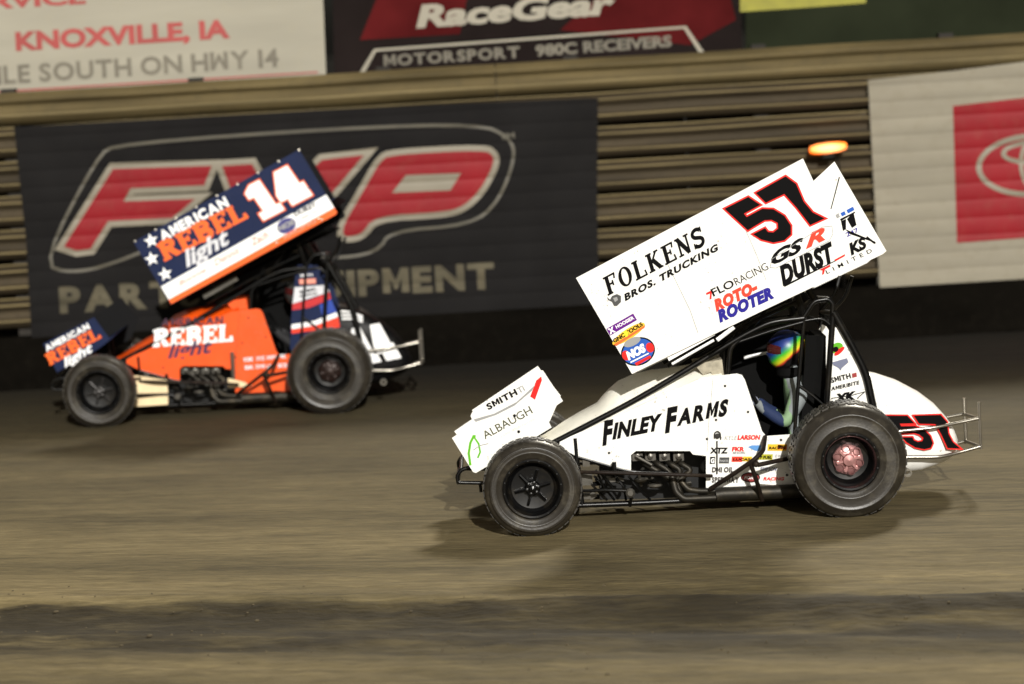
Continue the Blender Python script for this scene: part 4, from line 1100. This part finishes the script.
# ------------------------------------------------------------------ drivers
def skin_body(name, joints, links, m, parent, root_idx=0, sub=2):
    me = bpy.data.meshes.new(name); me.from_pydata([tuple(j[0]) for j in joints], links, [])
    o = bpy.data.objects.new(name, me); COL.objects.link(o); o.parent = parent
    md = o.modifiers.new('skin', 'SKIN'); md.use_smooth_shade = True
    for i, j in enumerate(joints):
        sv = me.skin_vertices[0].data[i]; r = j[1]; sv.radius = r if isinstance(r, tuple) else (r, r)
        sv.use_root = (i == root_idx)
    s_ = o.modifiers.new('sub', 'SUBSURF'); s_.levels = sub; s_.render_levels = sub
    me.materials.append(m); return o
def suit_mat(name, a, b_, c3):
    m = bpy.data.materials.new(name); m.use_nodes = True; nt = m.node_tree; b = nt.nodes['Principled BSDF']
    tc = nt.nodes.new('ShaderNodeTexCoord'); n = nt.nodes.new('ShaderNodeTexNoise'); n.inputs['Scale'].default_value = 9; n.inputs['Detail'].default_value = 2
    sx = nt.nodes.new('ShaderNodeSeparateXYZ'); nt.links.new(tc.outputs['Object'], sx.inputs[0]); nt.links.new(tc.outputs['Object'], n.inputs['Vector'])
    ma = nt.nodes.new('ShaderNodeMath'); ma.operation = 'MULTIPLY_ADD'; ma.inputs[1].default_value = .10; nt.links.new(n.outputs[0], ma.inputs[0]); nt.links.new(sx.outputs[0], ma.inputs[2])
    r0 = nt.nodes.new('ShaderNodeMapRange'); r0.inputs[1].default_value = -.40; r0.inputs[2].default_value = .15; nt.links.new(ma.outputs[0], r0.inputs[0])
    r = nt.nodes.new('ShaderNodeValToRGB'); r.color_ramp.interpolation = 'CONSTANT'
    r.color_ramp.elements[0].color = (*lin(b_), 1); r.color_ramp.elements[1].position = .26; r.color_ramp.elements[1].color = (*lin(a), 1)
    for p_, c_ in ((.50, c3), (.60, b_), (.84, a)):
        e = r.color_ramp.elements.new(p_); e.color = (*lin(c_), 1)
    nt.links.new(r0.outputs[0], r.inputs[0]); nt.links.new(r.outputs[0], b.inputs['Base Color'])
    b.inputs['Roughness'].default_value = .75
    return m
def driver(car, label, suit, helm_paint, glovem, P):
    base = P(806, 462, .95)
    root = thing('person', label, 'person', car.loc + base, 'drivers seated in the cars')
    L = lambda x, y, d: P(x, y, d) - base
    J = [(L(806, 458, .95), (.15, .13)), (L(803, 430, .95), (.14, .12)), (L(800, 405, .95), (.17, .13)), (L(796, 390, .94), (.15, .10)), (L(791, 375, .94), .06), (L(788, 362, .94), .075),
         (L(800, 394, .74), .07), (L(786, 424, .68), .055), (L(764, 409, .76), .042), (L(757, 402, .80), .032),
         (L(800, 394, 1.15), .07), (L(786, 420, 1.2), .055), (L(766, 408, 1.12), .042), (L(758, 400, 1.06), .032),
         (L(796, 460, .84), .09), (L(742, 448, .84), .075), (L(700, 470, .86), .055), (L(796, 460, 1.06), .09), (L(742, 448, 1.06), .075), (L(700, 470, 1.04), .055)]
    K = [(0, 1), (1, 2), (2, 3), (3, 4), (4, 5), (3, 6), (6, 7), (7, 8), (8, 9), (3, 10), (10, 11), (11, 12), (12, 13), (0, 14), (14, 15), (15, 16), (0, 17), (17, 18), (18, 19)]
    body = skin_body('body', J, K, suit, root)
    # gloves closed round the wheel rim
    for yy in (.80, 1.06):
        w = L(758, 403, yy); s_ = 1 if yy < .95 else -1
        tip = Vector((-.05, s_ * .035, .02))
        Jg = [(w, .034), (w + tip * .6, .038), (w + tip * 1.15, .034)]
        Kg = [(0, 1), (1, 2)]
        for f in range(4):
            b0 = w + tip * 1.25 + Vector((.0, -s_ * .01, .028 - .019 * f)); l = (.028, .032, .03, .024)[f]
            i = len(Jg); Jg += [(b0, .0105), (b0 + Vector((-l, s_ * .012, .004)), .0095), (b0 + Vector((-l * .9, s_ * .034, -.006)), .0085)]
            Kg += [(2, i), (i, i + 1), (i + 1, i + 2)]
        i = len(Jg); Jg += [(w + tip * .7 + Vector((.01, s_ * .03, .025)), .012), (w + tip + Vector((-.012, s_ * .045, .03)), .0105)]
        Kg += [(1, i), (i, i + 1)]
        skin_body('glove', Jg, Kg, glovem, body, 1, 1)
    # helmet
    hc = L(787, 349, .94); g = Geo(); nn = 28; rows = 18; V = []
    for i in range(rows + 1):
        t = math.pi * i / rows
        for k_ in range(nn):
            a = 2 * math.pi * k_ / nn
            x, y, zz = math.sin(t) * math.cos(a), math.sin(t) * math.sin(a), math.cos(t)
            rx, rz = .145, .14
            if zz < 0: x *= 1 - .12 * (-zz)
            if zz < -.1 and x < -.3: x *= 1.10                       # chin bar
            V.append(hc + Vector((x * rx, y * .122, max(zz, -.86) * rz - (.02 if zz < -.4 and x < 0 else 0))))
    g.add(V, [(i * nn + k_, (i + 1) * nn + k_, (i + 1) * nn + (k_ + 1) % nn, i * nn + (k_ + 1) % nn) for i in range(rows) for k_ in range(nn)])
    he = make('helmet', g, helm_paint, body, ang=70)
    vg = Geo(); V = []
    for i in range(9):
        zz = -.01 + .062 * (i / 8 - .5) * 2 * .85 + .01
        for k_ in range(17):
            a = R(180 + (k_ - 8) * 8.5)
            s_ = math.sqrt(max(.01, 1 - (zz / .14) ** 2))
            z2 = .005 + (zz - .005) * (1 - .45 * abs((k_ - 8) / 8) ** 2)
            V.append(hc + Vector((math.cos(a) * .150 * s_, math.sin(a) * .127 * s_, z2)))
    vg.add(V, [(i * 17 + k_, i * 17 + k_ + 1, (i + 1) * 17 + k_ + 1, (i + 1) * 17 + k_) for i in range(8) for k_ in range(16)])
    make('visor', vg, mat('visor red reflection', (70, 26, 26), .12, var=.05, coat=.6), he)  # a red reflection is painted into the visor colour
    cl = Geo().lathe([(.085, -.02), (.10, .0), (.095, .05), (.08, .055)], L(790, 374, .94), 20, axis='z')
    make('neck_collar', cl, interior, body)
    return root
hm = bpy.data.materials.new('rainbow helmet paint'); hm.use_nodes = True; nt = hm.node_tree; b = nt.nodes['Principled BSDF']
b.inputs['Roughness'].default_value = .38
tc = nt.nodes.new('ShaderNodeTexCoord'); mp = nt.nodes.new('ShaderNodeMapping')
hl = pA(787, 349, .94) - pA(806, 462, .95)
mp.vector_type = 'TEXTURE'
mp.inputs['Location'].default_value = hl + Vector((-.06, 0, .065)); mp.inputs['Rotation'].default_value = (0, R(52), 0); mp.inputs['Scale'].default_value = (.24, .3, .3)
wv = nt.nodes.new('ShaderNodeTexNoise'); wv.inputs['Scale'].default_value = 10
ad = nt.nodes.new('ShaderNodeVectorMath'); ad.operation = 'MULTIPLY_ADD'; ad.inputs[1].default_value = (.16, .16, .16)
nt.links.new(tc.outputs['Object'], mp.inputs[0]); nt.links.new(tc.outputs['Object'], wv.inputs['Vector'])
nt.links.new(wv.outputs[1], ad.inputs[0]); nt.links.new(mp.outputs[0], ad.inputs[2])
sx = nt.nodes.new('ShaderNodeSeparateXYZ'); nt.links.new(ad.outputs[0], sx.inputs[0])
cr = nt.nodes.new('ShaderNodeValToRGB'); cr.color_ramp.interpolation = 'LINEAR'
stops = [(.0, (12, 24, 70)), (.24, (22, 52, 130)), (.34, (36, 120, 110)), (.42, (70, 180, 40)), (.52, (180, 205, 36)), (.58, (225, 190, 40)), (.63, (190, 60, 40)), (.68, (20, 16, 18)), (1, (10, 10, 10))]
cr.color_ramp.elements[0].position = 0; cr.color_ramp.elements[0].color = (*lin(stops[0][1]), 1)
cr.color_ramp.elements[1].position = 1; cr.color_ramp.elements[1].color = (*lin(stops[-1][1]), 1)
for p_, c_ in stops[1:-1]:
    el = cr.color_ramp.elements.new(p_); el.color = (*lin(c_), 1)
nt.links.new(sx.outputs[0], cr.inputs[0]); nt.links.new(cr.outputs[0], b.inputs['Base Color'])
driver(A_, 'driver in rainbow helmet and blue and white suit steering the white car', suit_mat('blue and white race suit', (28, 44, 82), (128, 134, 136), (130, 160, 122)), hm, mat('white and navy glove', (150, 156, 175), .7, var=.5, scale=40), pA)
driver(B_, 'driver in dark helmet and dark grey suit in shade inside the orange car', suit_mat('charcoal race suit', (34, 34, 36), (44, 44, 46), (60, 58, 55)), mat('dark grey helmet paint', (60, 60, 58), .3, var=.3), mat('black glove', (24, 24, 24), .7), pA)
